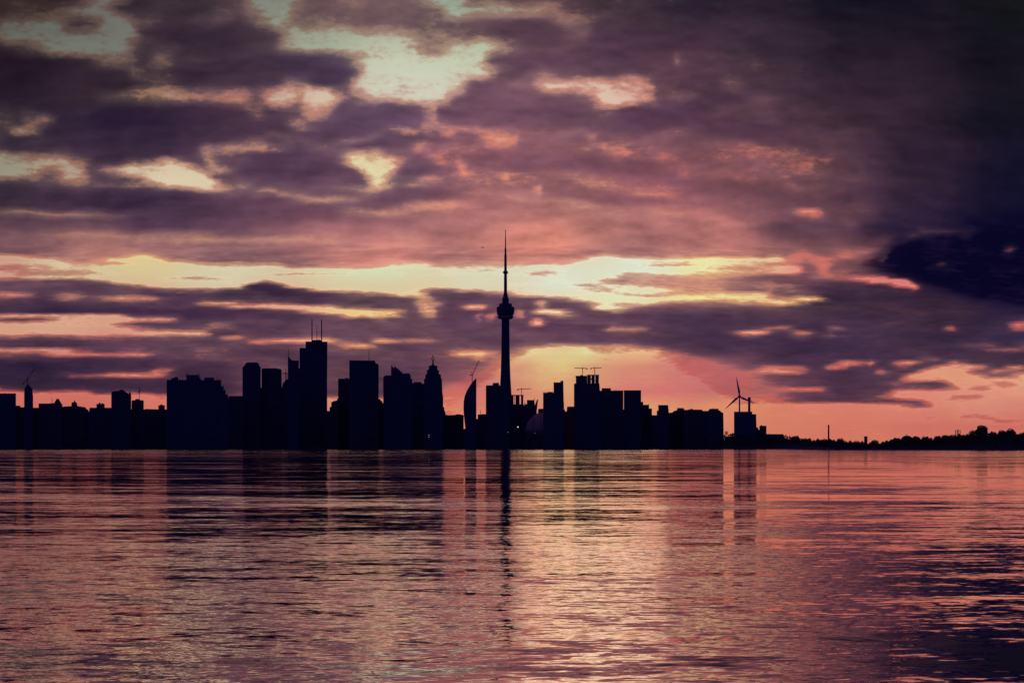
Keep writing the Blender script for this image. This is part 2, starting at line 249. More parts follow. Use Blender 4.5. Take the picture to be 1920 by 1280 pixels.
def mk(nt):
    def sock(n, i, v):
        if v is None:
            return
        if isinstance(v, bpy.types.NodeSocket):
            nt.links.new(v, n.inputs[i])
        else:
            n.inputs[i].default_value = v
    def math_(op, a, b=None, c=None, clamp=False):
        n = nt.nodes.new('ShaderNodeMath'); n.operation = op; n.use_clamp = clamp
        sock(n, 0, a); sock(n, 1, b); sock(n, 2, c)
        return n.outputs[0]
    def vec(op, a, b=None, c=None, scale=None):
        n = nt.nodes.new('ShaderNodeVectorMath'); n.operation = op
        sock(n, 0, a); sock(n, 1, b); sock(n, 2, c)
        if scale is not None: sock(n, 3, scale)
        return n.outputs['Value'] if op in ('DOT_PRODUCT', 'LENGTH') else n.outputs[0]
    def comb(x, y, z=0.0):
        n = nt.nodes.new('ShaderNodeCombineXYZ'); sock(n, 0, x); sock(n, 1, y); sock(n, 2, z)
        return n.outputs[0]
    def sep(v):
        n = nt.nodes.new('ShaderNodeSeparateXYZ'); sock(n, 0, v); return n.outputs
    def mr(v, a, b, c, d, kind='LINEAR'):
        n = nt.nodes.new('ShaderNodeMapRange'); n.interpolation_type = kind; n.clamp = True
        for i, q in enumerate((v, a, b, c, d)): sock(n, i, q)
        return n.outputs[0]
    def mixc(f, a, b, blend='MIX'):
        n = nt.nodes.new('ShaderNodeMix'); n.data_type = 'RGBA'; n.blend_type = blend
        sock(n, 0, f); sock(n, 6, a); sock(n, 7, b)
        return n.outputs[2]
    def noise(v, scale, detail=4, rough=0.5, dist=0.0, dims='3D'):
        n = nt.nodes.new('ShaderNodeTexNoise'); n.noise_dimensions = dims
        sock(n, 'Vector', v); n.inputs['Scale'].default_value = scale
        n.inputs['Detail'].default_value = detail; n.inputs['Roughness'].default_value = rough
        n.inputs['Distortion'].default_value = dist
        return n.outputs
    return math_, vec, comb, sep, mr, mixc, noise, sock
math_, vec, comb, sep, mr, mixc, noise, sock = mk(NT)

def curve_node(xn, c3):
    """one look-up of three numbers along azimuth"""
    n = NT.nodes.new('ShaderNodeRGBCurve')
    NT.links.new(xn, n.inputs['Color'])
    m = n.mapping
    m.extend = 'HORIZONTAL'
    for ch in range(3):
        cv = m.curves[ch]
        v = c3[ch]
        N = len(v)
        keep = [0] + [i for i in range(1, N - 1) if abs(v[i] - v[i - 1]) > 1e-3 or abs(v[i] - v[i + 1]) > 1e-3] + [N - 1]
        cv.points[0].location = (0, v[0]); cv.points[1].location = (1, v[-1])
        for i in keep[1:-1]:
            cv.points.new(i / (N - 1.0), v[i])
        for p in cv.points: p.handle_type = 'VECTOR'
    m.update()
    return n.outputs[0]

tc = NT.nodes.new('ShaderNodeTexCoord')
dx, dy, dz = sep(tc.outputs['Generated'])
ysafe = math_('MAXIMUM', dy, 0.05)
U = math_('MULTIPLY_ADD', math_('DIVIDE', dx, ysafe), F, 960.0)
V = math_('MULTIPLY_ADD', math_('DIVIDE', dz, ysafe), -F, HOR)
# clouds lie ever flatter towards the horizon: noise rows are packed closer there
Vn = math_('ADD', mr(V, -600.0, 460.0, 0.0, 1060.0), mr(V, 460.0, 860.0, 0.0, 1000.0))
Q = comb(math_('MULTIPLY', U, 0.01), math_('MULTIPLY', Vn, 0.018), 0.0)
wn = noise(Q, 0.55, 5, 0.55)[1]
wx, wy, wz = sep(wn)
Uw = math_('MULTIPLY_ADD', math_('SUBTRACT', wx, 0.5), 75.0, U)
amp = mr(V, 380.0, 560.0, 46.0, 10.0)
Vw = math_('MULTIPLY_ADD', math_('SUBTRACT', wy, 0.5), amp, V)
un = math_('DIVIDE', math_('ADD', Uw, 200.0), 2320.0, clamp=True)
un3 = comb(un, un, un)
YR = [(-240, 230, 20), (230, 472, 20), (472, 760, 36), (760, 848, 9)]
rows = []
racc = None
for (a, b, n) in YR:
    rows += [a + (b - a) * i / n for i in range(n)]
    k = mr(Vw, float(a), float(b), 0.0, float(n))
    racc = k if racc is None else math_('ADD', racc, k)
rows.append(848.0)
while len(rows) % 3: rows.append(848.0)
r3 = comb(racc, racc, racc)
ux = np.linspace(-200, 2120, 200)
def row_T(y):
    j = (y + 240) / 4.0
    j0 = int(min(max(math.floor(j), 0), len(GY) - 2)); f = min(max(j - j0, 0), 1)
    r = T[j0] * (1 - f) + T[j0 + 1] * f
    return np.interp(ux, GX, r) / 1.6
acc = 0.0
for i in range(0, len(rows), 3):
    c = curve_node(un3, [row_T(rows[i]), row_T(rows[i + 1]), row_T(rows[i + 2])])
    w = vec('SUBTRACT', r3, (i, i + 1, i + 2))
    w = vec('ABSOLUTE', w)
    w = vec('SUBTRACT', (1, 1, 1), w)
    w = vec('MAXIMUM', w, (0, 0, 0))
    acc = math_('ADD', vec('DOT_PRODUCT', w, c), acc)
Tn = math_('MULTIPLY', acc, 1.6)

un_c = math_('DIVIDE', math_('ADD', U, 200.0), 2320.0, clamp=True)
unc3 = comb(un_c, un_c, un_c)
CR = [-240, 0, 50, 110, 170, 230, 290, 340, 385, 425, 460, 485, 510, 535, 560, 585, 610, 635, 660, 685, 710, 735, 760, 800, 848]
ucx = np.linspace(-200, 2120, 60)
cloudF = colfield(CLOUD, ucx, CR)
clearF = colfield(CLEAR, ucx, CR)
cl = ck = None
for i, y in enumerate(CR):
    a = curve_node(unc3, cloudF[i].T)
    b = curve_node(unc3, clearF[i].T)
    if cl is None:
        cl, ck = a, b
    else:
        f = mr(V, float(CR[i - 1]), float(y), 0.0, 1.0)
        cl = mixc(f, cl, a); ck = mixc(f, ck, b)

n1 = noise(Q, 1.1, 7, 0.58)[0]
n2 = noise(vec('MULTIPLY', Q, (0.55, 1.9, 1.0)), 0.8, 6, 0.6)[0]
n3 = noise(vec('MULTIPLY', Q, (1.0, 1.25, 1.0)), 5.5, 5, 0.62)[0]
nn = math_('ADD', math_('MULTIPLY', math_('SUBTRACT', n1, 0.5), 0.75), math_('MULTIPLY', math_('SUBTRACT', n2, 0.5), 0.50))
nn = math_('MULTIPLY_ADD', math_('SUBTRACT', n3, 0.5), 0.55, nn)
# tattered, patchy margins: ragged where the cover thins out
wild = math_('ADD', mr(V, 330.0, 425.0, 1.15, 0.55), mr(V, 470.0, 505.0, 0.0, 0.45))
D = math_('MULTIPLY_ADD', nn, wild, Tn)
nb = math_('ADD', math_('MULTIPLY', math_('SUBTRACT', n1, 0.5), 0.42), math_('MULTIPLY', math_('SUBTRACT', n2, 0.5), 0.22))
Db = math_('ADD', Tn, nb)
# folds of cloud that face the low sun are lit, those that face away are dull
tox, toy = math_('SUBTRACT', 1085.0, U), math_('SUBTRACT', 640.0, V)
tl = vec('NORMALIZE', comb(tox, math_('MULTIPLY', toy, 2.0), 0.0))
Q2 = vec('ADD', Q, vec('MULTIPLY', tl, (0.20, 0.20, 0.0)))
n1f = noise(vec('MULTIPLY', Q, (0.8, 1.0, 1.0)), 1.0, 3.5, 0.50)[0]
n1s = noise(vec('MULTIPLY', Q2, (0.8, 1.0, 1.0)), 1.0, 3.5, 0.50)[0]
fold = math_('SUBTRACT', n1f, n1s)
# thin edges glow, thick hearts are dark
edge = mr(D, mr(V, 250.0, 450.0, 0.02, 0.17), 0.43, 0.0, 1.0, 'SMOOTHSTEP')
body = mr(D, 0.36, 0.76, 0.0, 1.0, 'SMOOTHSTEP')
heart = mr(Db, 0.50, 1.02, 0.0, 1.0, 'SMOOTHSTEP')
storm = mr(math_('MULTIPLY_ADD', nb, 0.75, Tn), 0.98, 1.34, 0.0, 1.0, 'SMOOTHSTEP')
halo = math_('MULTIPLY', mr(D, 0.08, 0.24, 0.0, 1.0), mr(D, 0.24, 0.40, 1.0, 0.0))
hk = math_('MULTIPLY_ADD', halo, 0.10, 0.97)
ck2 = vec('MULTIPLY', ck, comb(hk, math_('MULTIPLY', hk, 0.97), math_('MULTIPLY', hk, 1.10)))
rimc = mixc(0.38, vec('MULTIPLY', ck, (1.0, 0.62, 0.60)), vec('MULTIPLY', cl, (1.5, 1.2, 1.25)))
lightc = mixc(0.12, vec('MULTIPLY', cl, (1.34, 1.17, 1.13)), ck)
darkc = vec('MULTIPLY', cl, (0.72, 0.74, 0.80))
fk = math_('MAXIMUM', math_('MULTIPLY_ADD', fold, 1.4, 1.0), 0.55)
c = mixc(heart, lightc, darkc)
c = vec('MULTIPLY', c, comb(fk, fk, fk))
c = mixc(body, rimc, c)
c = mixc(edge, ck2, c)
c = mixc(math_('MULTIPLY', storm, 0.93), c, mixc(mr(fold, 0.0, 0.16, 0.0, 0.8), (0.0022, 0.0016, 0.017, 1), (0.012, 0.006, 0.028, 1)))
fw = mr(dy, 0.86, 0.95, 0.0, 1.0, 'SMOOTHSTEP')
# away from the sunset: clear dusk sky, deep blue, from the physical sky model
sky = NT.nodes.new('ShaderNodeTexSky')
sky.sky_type = 'NISHITA'
sky.sun_disc = False
sky.sun_elevation = SUN_EL
sky.sun_rotation = SUN_AZ
SKYK = 0.05
dusk = vec('MULTIPLY', sky.outputs[0], (SKYK * 0.02, SKYK * 0.22, SKYK * 2.8))
dn = noise(vec('MULTIPLY', tc.outputs['Generated'], (3.0, 3.0, 9.0)), 1.0, 6, 0.6)[0]
dusk = mixc(mr(dn, 0.42, 0.62, 0.0, 0.85), dusk, (0.0008, 0.009, 0.115, 1))
dusk = mixc(mr(dz, 0.62, 0.97, 0.0, 0.9, 'SMOOTHSTEP'), dusk, (0.085, 0.036, 0.060, 1))
c = mixc(fw, dusk, c)
bg = NT.nodes.new('ShaderNodeBackground')
NT.links.new(c, bg.inputs[0])
bg.inputs[1].default_value = 1.0
wo = NT.nodes.new('ShaderNodeOutputWorld')
NT.links.new(bg.outputs[0], wo.inputs[0])

# ------------------------------------------------------------------ helpers
C = S.collection
rng = random.Random(7)

def X_at(px, D): return (px - 960.0) / F * D
def Z_at(py, D): return EYE + (HOR - py) / F * D

def material(name, base, rough=0.75, vary=0.25, scale=0.08, metal=0.0, panes=None, spec=0.3):
    m = bpy.data.materials.new(name)
    m.use_nodes = True
    nt = m.node_tree
    mt, ve, co, se, mp, mx, no, sk = mk(nt)
    b = nt.nodes['Principled BSDF']
    t = nt.nodes.new('ShaderNodeTexCoord').outputs['Object']
    n = no(t, scale, 5, 0.6)[0]
    k = mp(n, 0.3, 0.7, 1.0 - vary, 1.0 + vary)
    col = ve('MULTIPLY', tuple(base), co(k, k, k))
    if panes:
        br = nt.nodes.new('ShaderNodeTexBrick')
        x, y, z = se(t)
        nt.links.new(co(mt('ADD', x, y), z, 0.0), br.inputs['Vector'])
        br.offset = 0.0
        br.inputs['Scale'].default_value = 1.0
        br.inputs['Brick Width'].default_value = panes[0]
        br.inputs['Row Height'].default_value = panes[1]
        br.inputs['Mortar Size'].default_value = 0.35
        br.inputs['Color1'].default_value = (0.35, 0.38, 0.42, 1)
        br.inputs['Color2'].default_value = (0.55, 0.58, 0.62, 1)
        br.inputs['Mortar'].default_value = (1, 1, 1, 1)
        col = ve('MULTIPLY', col, br.outputs[0])
    nt.links.new(col, b.inputs['Base Color'])
    b.inputs['Roughness'].default_value = rough
    b.inputs['Metallic'].default_value = metal
    b.inputs['Specular IOR Level'].default_value = spec
    return m

M = {
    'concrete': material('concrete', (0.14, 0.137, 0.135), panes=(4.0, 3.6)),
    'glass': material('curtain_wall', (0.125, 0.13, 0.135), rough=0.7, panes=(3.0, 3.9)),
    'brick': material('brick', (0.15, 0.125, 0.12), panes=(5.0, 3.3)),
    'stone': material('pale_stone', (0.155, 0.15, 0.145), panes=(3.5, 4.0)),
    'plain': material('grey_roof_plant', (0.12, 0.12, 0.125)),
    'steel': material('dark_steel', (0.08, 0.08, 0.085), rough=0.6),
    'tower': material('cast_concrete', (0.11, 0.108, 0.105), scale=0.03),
    'dome': material('sky_tinted_roof_panels', (0.72, 0.36, 0.26), rough=0.55, vary=0.06),  # white roof; the sky's warm colour cast is put into the base colour
    'red': material('red_cladding', (0.62, 0.14, 0.10), vary=0.15, panes=(4.0, 3.6)),
    'white': material('white_paint', (0.30, 0.30, 0.31), rough=0.5, vary=0.08),
    'bark': material('bark', (0.05, 0.04, 0.03), scale=1.0),
    'leaf': material('leaves', (0.045, 0.06, 0.03), scale=0.15, vary=0.4),
    'ground': material('shore_ground', (0.06, 0.06, 0.045), scale=0.01, vary=0.4),
    'rock': material('rocks', (0.09, 0.085, 0.08), scale=0.5, vary=0.4),
    'feather': material('dark_feathers', (0.05, 0.05, 0.055)),
}

def lamp_mat(name, col, e):
    m = bpy.data.materials.new(name); m.use_nodes = True
    b = m.node_tree.nodes['Principled BSDF']
    b.inputs['Base Color'].default_value = (0.8, 0.8, 0.8, 1)
    b.inputs['Emission Color'].default_value = (*col, 1)
    b.inputs['Emission Strength'].default_value = e
    return m
M['lamp_white'] = lamp_mat('white_lamp', (0.75, 0.78, 1.0), 1.6)
M['lamp_red'] = lamp_mat('pink_lamp', (0.9, 0.35, 0.45), 0.6)

def mesh_obj(name, verts, faces, mat, parent=None, loc=None, rz=0.0):
    me = bpy.data.meshes.new(name)
    me.from_pydata([tuple(v) for v in verts], [], faces)
    me.validate()
    me.materials.append(M[mat] if isinstance(mat, str) else mat)
    o = bpy.data.objects.new(name, me)
    C.objects.link(o)
    if parent is not None: o.parent = parent
    if loc is not None: o.location = loc
    if rz: o.rotation_euler = (0, 0, rz)
    return o

def thing(name, label, cat, loc, rz=0.0, group=None):
    o = bpy.data.objects.new(name, None)
    o.empty_display_size = 5
    C.objects.link(o)
    o.location = loc
    o.rotation_euler = (0, 0, rz)
    o['label'] = label; o['category'] = cat
    if group: o['group'] = group
    return o

def fix_normals(o):
    import bmesh
    bm = bmesh.new(); bm.from_mesh(o.data)
    bmesh.ops.recalc_face_normals(bm, faces=bm.faces)
    bm.to_mesh(o.data); bm.free()
    return o

class MB:
    """collects shapes for one mesh"""
    def __init__(s): s.v = []; s.f = []
    def add(s, v, f):
        n = len(s.v); s.v += list(v); s.f += [tuple(i + n for i in q) for q in f]
    def box(s, x0, x1, y0, y1, z0, z1):
        s.add([(x0, y0, z0), (x1, y0, z0), (x1, y1, z0), (x0, y1, z0), (x0, y0, z1), (x1, y0, z1), (x1, y1, z1), (x0, y1, z1)],
              [(3, 2, 1, 0), (4, 5, 6, 7), (0, 1, 5, 4), (1, 2, 6, 5), (2, 3, 7, 6), (3, 0, 4, 7)])
    def bar(s, a, b, r0, r1=None, n=6):
        a, b = Vector(a), Vector(b); r1 = r0 if r1 is None else r1
        d = (b - a).normalized()
        u = d.cross(Vector((0, 0, 1)) if abs(d.z) < 0.9 else Vector((1, 0, 0))).normalized(); w = d.cross(u)
        vs = []
        for p, r in ((a, r0), (b, r1)):
            for i in range(n):
                t = 2 * math.pi * i / n
                vs.append(tuple(p + (u * math.cos(t) + w * math.sin(t)) * r))
        s.add(vs, [tuple(range(n - 1, -1, -1)), tuple(range(n, 2 * n))] + [(i, (i + 1) % n, n + (i + 1) % n, n + i) for i in range(n)])
    def outline(s, pts, y0, y1):
        n = len(pts)
        s.add([(x, y0, z) for x, z in pts] + [(x, y1, z) for x, z in pts],
              [tuple(range(n)), tuple(range(2 * n - 1, n - 1, -1))] + [(i, n + i, n + (i + 1) % n, (i + 1) % n) for i in range(n)])
    def rings(s, rings, cap=True):
        n = len(rings[0]); vs = [p for r in rings for p in r]; fs = []
        for k in range(len(rings) - 1):
            for i in range(n):
                j = (i + 1) % n
                fs.append((k * n + i, k * n + j, (k + 1) * n + j, (k + 1) * n + i))
        if cap: fs += [tuple(range(n - 1, -1, -1)), tuple(range((len(rings) - 1) * n, len(rings) * n))]
        s.add(vs, fs)
    def lathe(s, prof, n=24, cx=0, cy=0):
        s.rings([[(cx + r * math.cos(2 * math.pi * i / n), cy + r * math.sin(2 * math.pi * i / n), z) for i in range(n)] for r, z in prof])
    def build(s, name, mat, parent=None, loc=None, rz=0.0):
        return fix_normals(mesh_obj(name, s.v, s.f, mat, parent, loc, rz))

def lattice(mb, a, b, w, n, r):
    """a square truss from a to b"""
    a, b = Vector(a), Vector(b); d = (b - a).normalized()
    u = d.cross(Vector((0, 1, 0))).normalized() * w / 2; v = d.cross(u).normalized() * w / 2
    cs = [u + v, u - v, -u - v, -u + v]
    for c_ in cs: mb.bar(a + c_, b + c_, r, n=4)
    for k in range(n):
        p, q = a.lerp(b, k / n), a.lerp(b, (k + 1) / n)
        for i in range(4):
            mb.bar(p + cs[i], q + cs[(i + 1) % 4], r * 0.6, n=3)

# ------------------------------------------------------------------ water and land
wm = bpy.data.materials.new('lake_water')
wm.use_nodes = True
nt = wm.node_tree
nt.nodes.clear()
w_math, w_vec, w_comb, w_sep, w_mr, w_mix, w_noise, w_sock = mk(nt)
geo = nt.nodes.new('ShaderNodeNewGeometry')
pos = geo.outputs['Position']
px_, py_, pz_ = w_sep(pos)
sx = sy = None
lg0 = w_math('LOGARITHM', w_math('MAXIMUM', py_, 20.0), 10.0)
near = w_mr(lg0, 1.75, 2.4, 1.0, 0.28)
near2 = w_mr(lg0, 1.9, 2.5, 1.0, 0.65)
# wave trains from long swell to fine ripples: (length m, crest stretch, slope, seed)
WAVES = [(240, 2.0, 0.004, 3), (80, 1.9, 0.010, 13), (27, 1.8, 0.015, 41), (9.0, 2.2, 0.026, 37), (3.1, 2.1, 0.028, 47), (1.1, 1.9, 0.034, 59), (0.4, 1.8, 0.048, 71), (0.15, 1.6, 0.042, 83)]
for lam, st, amp_, seed in WAVES:
    co = w_comb(w_math('MULTIPLY', px_, 1.0 / (lam * st)), w_math('MULTIPLY_ADD', px_, {3: 0.05, 13: -0.12, 41: 0.14, 37: -0.05, 47: 0.22, 59: -0.2, 71: 0.1, 83: -0.25}[seed] / lam, w_math('MULTIPLY', py_, 1.0 / lam)), float(seed))
    n = w_noise(co, 1.0, 1.5, 0.5)[1]
    a, b, _ = w_sep(n)
    a = w_math('MULTIPLY', w_math('SUBTRACT', a, 0.5), amp_ * (2.4 if lam > 2 else 1.2))
    b = w_math('MULTIPLY', w_math('SUBTRACT', b, 0.5), amp_ * 2.0)
    if 0.9 < lam < 4.0: a, b = w_math('MULTIPLY', a, near2), w_math('MULTIPLY', b, near2)
    if lam < 0.9:   # fine ripples only where the breeze reaches, off the near shore
        a, b = w_math('MULTIPLY', a, near), w_math('MULTIPLY', b, near)
    sx = a if sx is None else w_math('ADD', sx, a)
    sy = b if sy is None else w_math('ADD', sy, b)
# the far lake is breezier: its visible wave faces lean towards the near shore
lg = w_math('LOGARITHM', w_math('MAXIMUM', py_, 20.0), 10.0)
lean = w_math('ADD', w_mr(lg, 1.5, 2.3, 0.0005, 0.0), w_mr(lg, 2.65, 3.5, 0.0, 0.0150))
lim = w_math('MULTIPLY', w_math('DIVIDE', 3.0, w_math('MAXIMUM', py_, 30.0)), 0.40)
sy = w_math('ADD', sy, lean)
sy = w_math('MAXIMUM', sy, w_math('MULTIPLY', lim, -1.0))
nrm = w_vec('NORMALIZE', w_comb(w_math('MULTIPLY', sx, 1.0), w_math('MULTIPLY', sy, -1.0), 1.0))
fr = nt.nodes.new('ShaderNodeFresnel'); fr.inputs['IOR'].default_value = 1.333
nt.links.new(nrm, fr.inputs['Normal'])
gl = nt.nodes.new('ShaderNodeBsdfGlossy'); gl.distribution = 'GGX'
gl.inputs['Color'].default_value = (0.98, 0.83, 0.80, 1); gl.inputs['Roughness'].default_value = 0.03
nt.links.new(nrm, gl.inputs['Normal'])
df = nt.nodes.new('ShaderNodeBsdfDiffuse'); df.inputs['Color'].default_value = (0.010, 0.012, 0.030, 1)
mxs = nt.nodes.new('ShaderNodeMixShader')
nt.links.new(w_mr(fr.outputs[0], 0.0, 1.0, 0.45, 1.0), mxs.inputs[0])
nt.links.new(df.outputs[0], mxs.inputs[1]); nt.links.new(gl.outputs[0], mxs.inputs[2])
out = nt.nodes.new('ShaderNodeOutputMaterial')
nt.links.new(mxs.outputs[0], out.inputs[0])
water = mesh_obj('water', [(-9000, -300, 0), (9000, -300, 0), (9000, 9000, 0), (-9000, 9000, 0)], [(0, 1, 2, 3)], wm)
water['kind'] = 'structure'

def shore_D(px):
    t = min(max((px - 1440) / 130.0, 0.0), 1.0); t = t * t * (3 - 2 * t)
    return 5400 * (1 - t) + 3400 * t

# skyline of the wooded shore on the right (photo column, row)
RIDGE = [(1357, 816), (1370, 814), (1424, 812), (1470, 818), (1485, 819), (1497, 820), (1505, 823), (1530, 825), (1570, 825), (1600, 830), (1655, 831), (1665, 826), (1685, 822), (1700, 819),
         (1725, 821), (1745, 821), (1770, 819), (1790, 817), (1812, 815), (1850, 812), (1870, 812), (1890, 808), (1908, 816), (1925, 810), (2000, 806), (2400, 808), (3400, 812)]
def ridge(px): return float(np.interp(px, [p[0] for p in RIDGE], [p[1] for p in RIDGE]))

cols = list(range(-1400, 1340, 60)) + list(range(1342, 2000, 9)) + list(range(2000, 3400, 60))
gv, gf = [], []
for pxc in cols:
    d0 = shore_D(pxc)
    hill = max(1.6, Z_at(ridge(pxc) + 4, d0 + 120)) if pxc > 1358 else 1.6
    wob = rng.uniform(-6, 6)
    for (dd, z) in ((0 + wob, -1.5), (5 + wob, 1.1), (60, 1.6 + 0.5 * (hill - 1.6)), (120, hill), (500, hill * 0.8), (2500, 2.0), (9000, 2.0), (34000, 2.0)):
        D_ = d0 + dd if dd < 3000 else dd + 5400
        gv.append((X_at(pxc, D_), D_, z))
nr = 8
for i in range(len(cols) - 1):
    for j in range(nr - 1):
        gf.append((i * nr + j, (i + 1) * nr + j, (i + 1) * nr + j + 1, i * nr + j + 1))
g = mesh_obj('ground', gv, gf, 'ground'); g['kind'] = 'structure'

# ------------------------------------------------------------------ buildings
def at(px, D):
    """location on the ground and heading towards the lake viewpoint"""
    x = X_at(px, D)
    return Vector((x, D, 0.0)), -math.atan2(x, D)

class Building:
    def __init__(s, name, label, px0, px1, D, tops, mat='concrete', cat='building', depth=None, group=None):
        s.pc = (px0 + px1) / 2.0
        loc, rz = at(s.pc, D)
        s.D, s.rz = D, rz
        s.k = math.hypot(loc.x, loc.y) / F * math.cos(rz)       # metres per photo pixel here
        s.root = thing(name, label, cat, (loc.x, loc.y, 1.5), rz, group)
        w = (px1 - px0) * s.k
        s.dep = depth or min(max(w * 0.85, 14), 55)
        pts = [(s.x(px0), -3.0)] + [(s.x(a), s.z(b)) for a, b in tops] + [(s.x(px1), -3.0)]
        mb = MB(); mb.outline(pts, 0.0, s.dep)
        s.body = mb.build('facade' if cat == 'building' else 'body', mat, s.root)
        s.mat = mat
    def x(s, px): return (px - s.pc) * s.D / F / math.cos(s.rz)
    def z(s, py): return Z_at(py, s.D) - 1.5
    def unit(s, x0, x1, y, yb, name='rooftop_unit', mat='plain', inset=0.15):
        mb = MB(); d = s.dep
        mb.box(s.x(x0), s.x(x1), d * inset, d * (1 - inset), s.z(yb) - 0.4, s.z(y))
        return mb.build(name, mat, s.root)
    def shape(s, pts, name, mat='plain', inset=0.1):
        mb = MB(); mb.outline([(s.x(a), s.z(b)) for a, b in pts], s.dep * inset, s.dep * (1 - inset))
        return mb.build(name, mat, s.root)
    def mast(s, px, y, yb, w=0.8, name='antenna', tip=0.5):
        mb = MB(); yy = s.dep * 0.4; r = max(w, 0.9) * s.k / 2 * 1.2
        h0, h1 = s.z(yb) - 0.4, s.z(y)
        mb.bar((s.x(px), yy, h0), (s.x(px), yy, h0 + (h1 - h0) * 0.55), r)
        mb.bar((s.x(px), yy, h0 + (h1 - h0) * 0.55), (s.x(px), yy, h1), r * 0.8, r * tip)
        return mb.build(name, 'steel', s.root)

def B(name, label, px0, px1, D, tops, mat='concrete', **k):
    if isinstance(tops, (int, float)): tops = [(px0, tops), (px1, tops)]
    return Building(name, label, px0, px1, D, tops, mat, **k)

G_LOW = 'low blocks along the waterfront'
# far left
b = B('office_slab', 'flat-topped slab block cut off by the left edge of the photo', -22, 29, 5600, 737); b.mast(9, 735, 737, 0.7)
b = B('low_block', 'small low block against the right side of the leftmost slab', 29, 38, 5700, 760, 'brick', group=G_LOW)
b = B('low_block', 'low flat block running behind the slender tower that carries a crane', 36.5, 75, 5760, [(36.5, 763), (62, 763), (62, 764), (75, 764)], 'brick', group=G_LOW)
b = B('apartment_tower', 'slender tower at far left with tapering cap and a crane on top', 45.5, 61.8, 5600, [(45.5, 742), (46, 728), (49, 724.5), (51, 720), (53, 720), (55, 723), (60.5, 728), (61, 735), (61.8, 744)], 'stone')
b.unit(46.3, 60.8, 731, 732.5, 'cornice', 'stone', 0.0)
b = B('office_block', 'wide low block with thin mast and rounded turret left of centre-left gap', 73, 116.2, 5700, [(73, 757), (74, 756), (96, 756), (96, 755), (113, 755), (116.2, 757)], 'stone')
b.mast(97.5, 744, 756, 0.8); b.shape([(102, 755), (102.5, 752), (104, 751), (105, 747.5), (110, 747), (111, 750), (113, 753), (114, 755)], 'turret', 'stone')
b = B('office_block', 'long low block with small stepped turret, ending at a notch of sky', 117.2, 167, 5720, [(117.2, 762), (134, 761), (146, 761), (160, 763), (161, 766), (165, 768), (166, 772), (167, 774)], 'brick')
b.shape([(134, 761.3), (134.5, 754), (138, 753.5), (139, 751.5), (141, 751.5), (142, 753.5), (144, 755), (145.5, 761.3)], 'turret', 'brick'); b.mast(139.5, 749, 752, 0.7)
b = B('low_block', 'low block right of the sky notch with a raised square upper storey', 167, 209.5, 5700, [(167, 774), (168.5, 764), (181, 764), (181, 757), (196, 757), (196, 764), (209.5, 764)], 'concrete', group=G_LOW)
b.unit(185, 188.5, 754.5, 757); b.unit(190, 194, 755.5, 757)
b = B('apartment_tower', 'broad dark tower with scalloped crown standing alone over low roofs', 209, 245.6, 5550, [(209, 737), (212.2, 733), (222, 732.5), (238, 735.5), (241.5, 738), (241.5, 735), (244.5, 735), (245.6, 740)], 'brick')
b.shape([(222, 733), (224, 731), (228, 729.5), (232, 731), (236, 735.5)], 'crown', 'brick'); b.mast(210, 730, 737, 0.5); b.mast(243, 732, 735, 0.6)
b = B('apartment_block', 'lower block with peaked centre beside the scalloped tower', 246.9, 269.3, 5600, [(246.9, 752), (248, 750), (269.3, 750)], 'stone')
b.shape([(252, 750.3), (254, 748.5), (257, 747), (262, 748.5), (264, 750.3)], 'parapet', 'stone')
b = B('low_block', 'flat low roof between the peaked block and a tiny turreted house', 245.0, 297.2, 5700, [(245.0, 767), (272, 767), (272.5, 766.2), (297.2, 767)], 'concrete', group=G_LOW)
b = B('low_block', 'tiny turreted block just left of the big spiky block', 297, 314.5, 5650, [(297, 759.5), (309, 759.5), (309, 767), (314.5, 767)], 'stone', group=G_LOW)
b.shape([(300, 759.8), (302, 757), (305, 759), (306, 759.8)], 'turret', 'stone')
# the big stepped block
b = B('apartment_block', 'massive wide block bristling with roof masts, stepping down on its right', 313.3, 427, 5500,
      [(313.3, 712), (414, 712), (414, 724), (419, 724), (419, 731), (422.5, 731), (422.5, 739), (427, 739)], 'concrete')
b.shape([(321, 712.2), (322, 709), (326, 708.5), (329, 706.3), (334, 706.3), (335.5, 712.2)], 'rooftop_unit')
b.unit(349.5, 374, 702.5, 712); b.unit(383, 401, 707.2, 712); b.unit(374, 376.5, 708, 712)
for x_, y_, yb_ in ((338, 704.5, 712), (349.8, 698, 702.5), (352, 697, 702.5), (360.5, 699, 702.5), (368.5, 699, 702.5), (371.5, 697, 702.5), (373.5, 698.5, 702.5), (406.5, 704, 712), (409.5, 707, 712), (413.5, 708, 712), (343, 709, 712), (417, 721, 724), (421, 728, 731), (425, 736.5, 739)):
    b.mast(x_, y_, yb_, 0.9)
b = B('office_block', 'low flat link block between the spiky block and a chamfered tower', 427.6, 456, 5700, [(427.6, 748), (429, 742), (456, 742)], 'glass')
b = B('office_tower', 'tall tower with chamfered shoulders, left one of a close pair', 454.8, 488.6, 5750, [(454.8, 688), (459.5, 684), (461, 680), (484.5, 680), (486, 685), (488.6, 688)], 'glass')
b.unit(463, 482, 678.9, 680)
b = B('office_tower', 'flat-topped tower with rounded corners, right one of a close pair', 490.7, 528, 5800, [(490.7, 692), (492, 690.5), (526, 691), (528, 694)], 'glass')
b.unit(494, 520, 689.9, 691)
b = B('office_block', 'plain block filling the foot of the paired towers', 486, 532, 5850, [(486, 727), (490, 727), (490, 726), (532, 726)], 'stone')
b = B('unfinished_tower', 'narrow stepped tower with rig on its roof, left of the spired one', 529, 541, 5700, [(529, 724), (531, 718), (533, 716), (536, 711), (541, 711)], 'concrete')
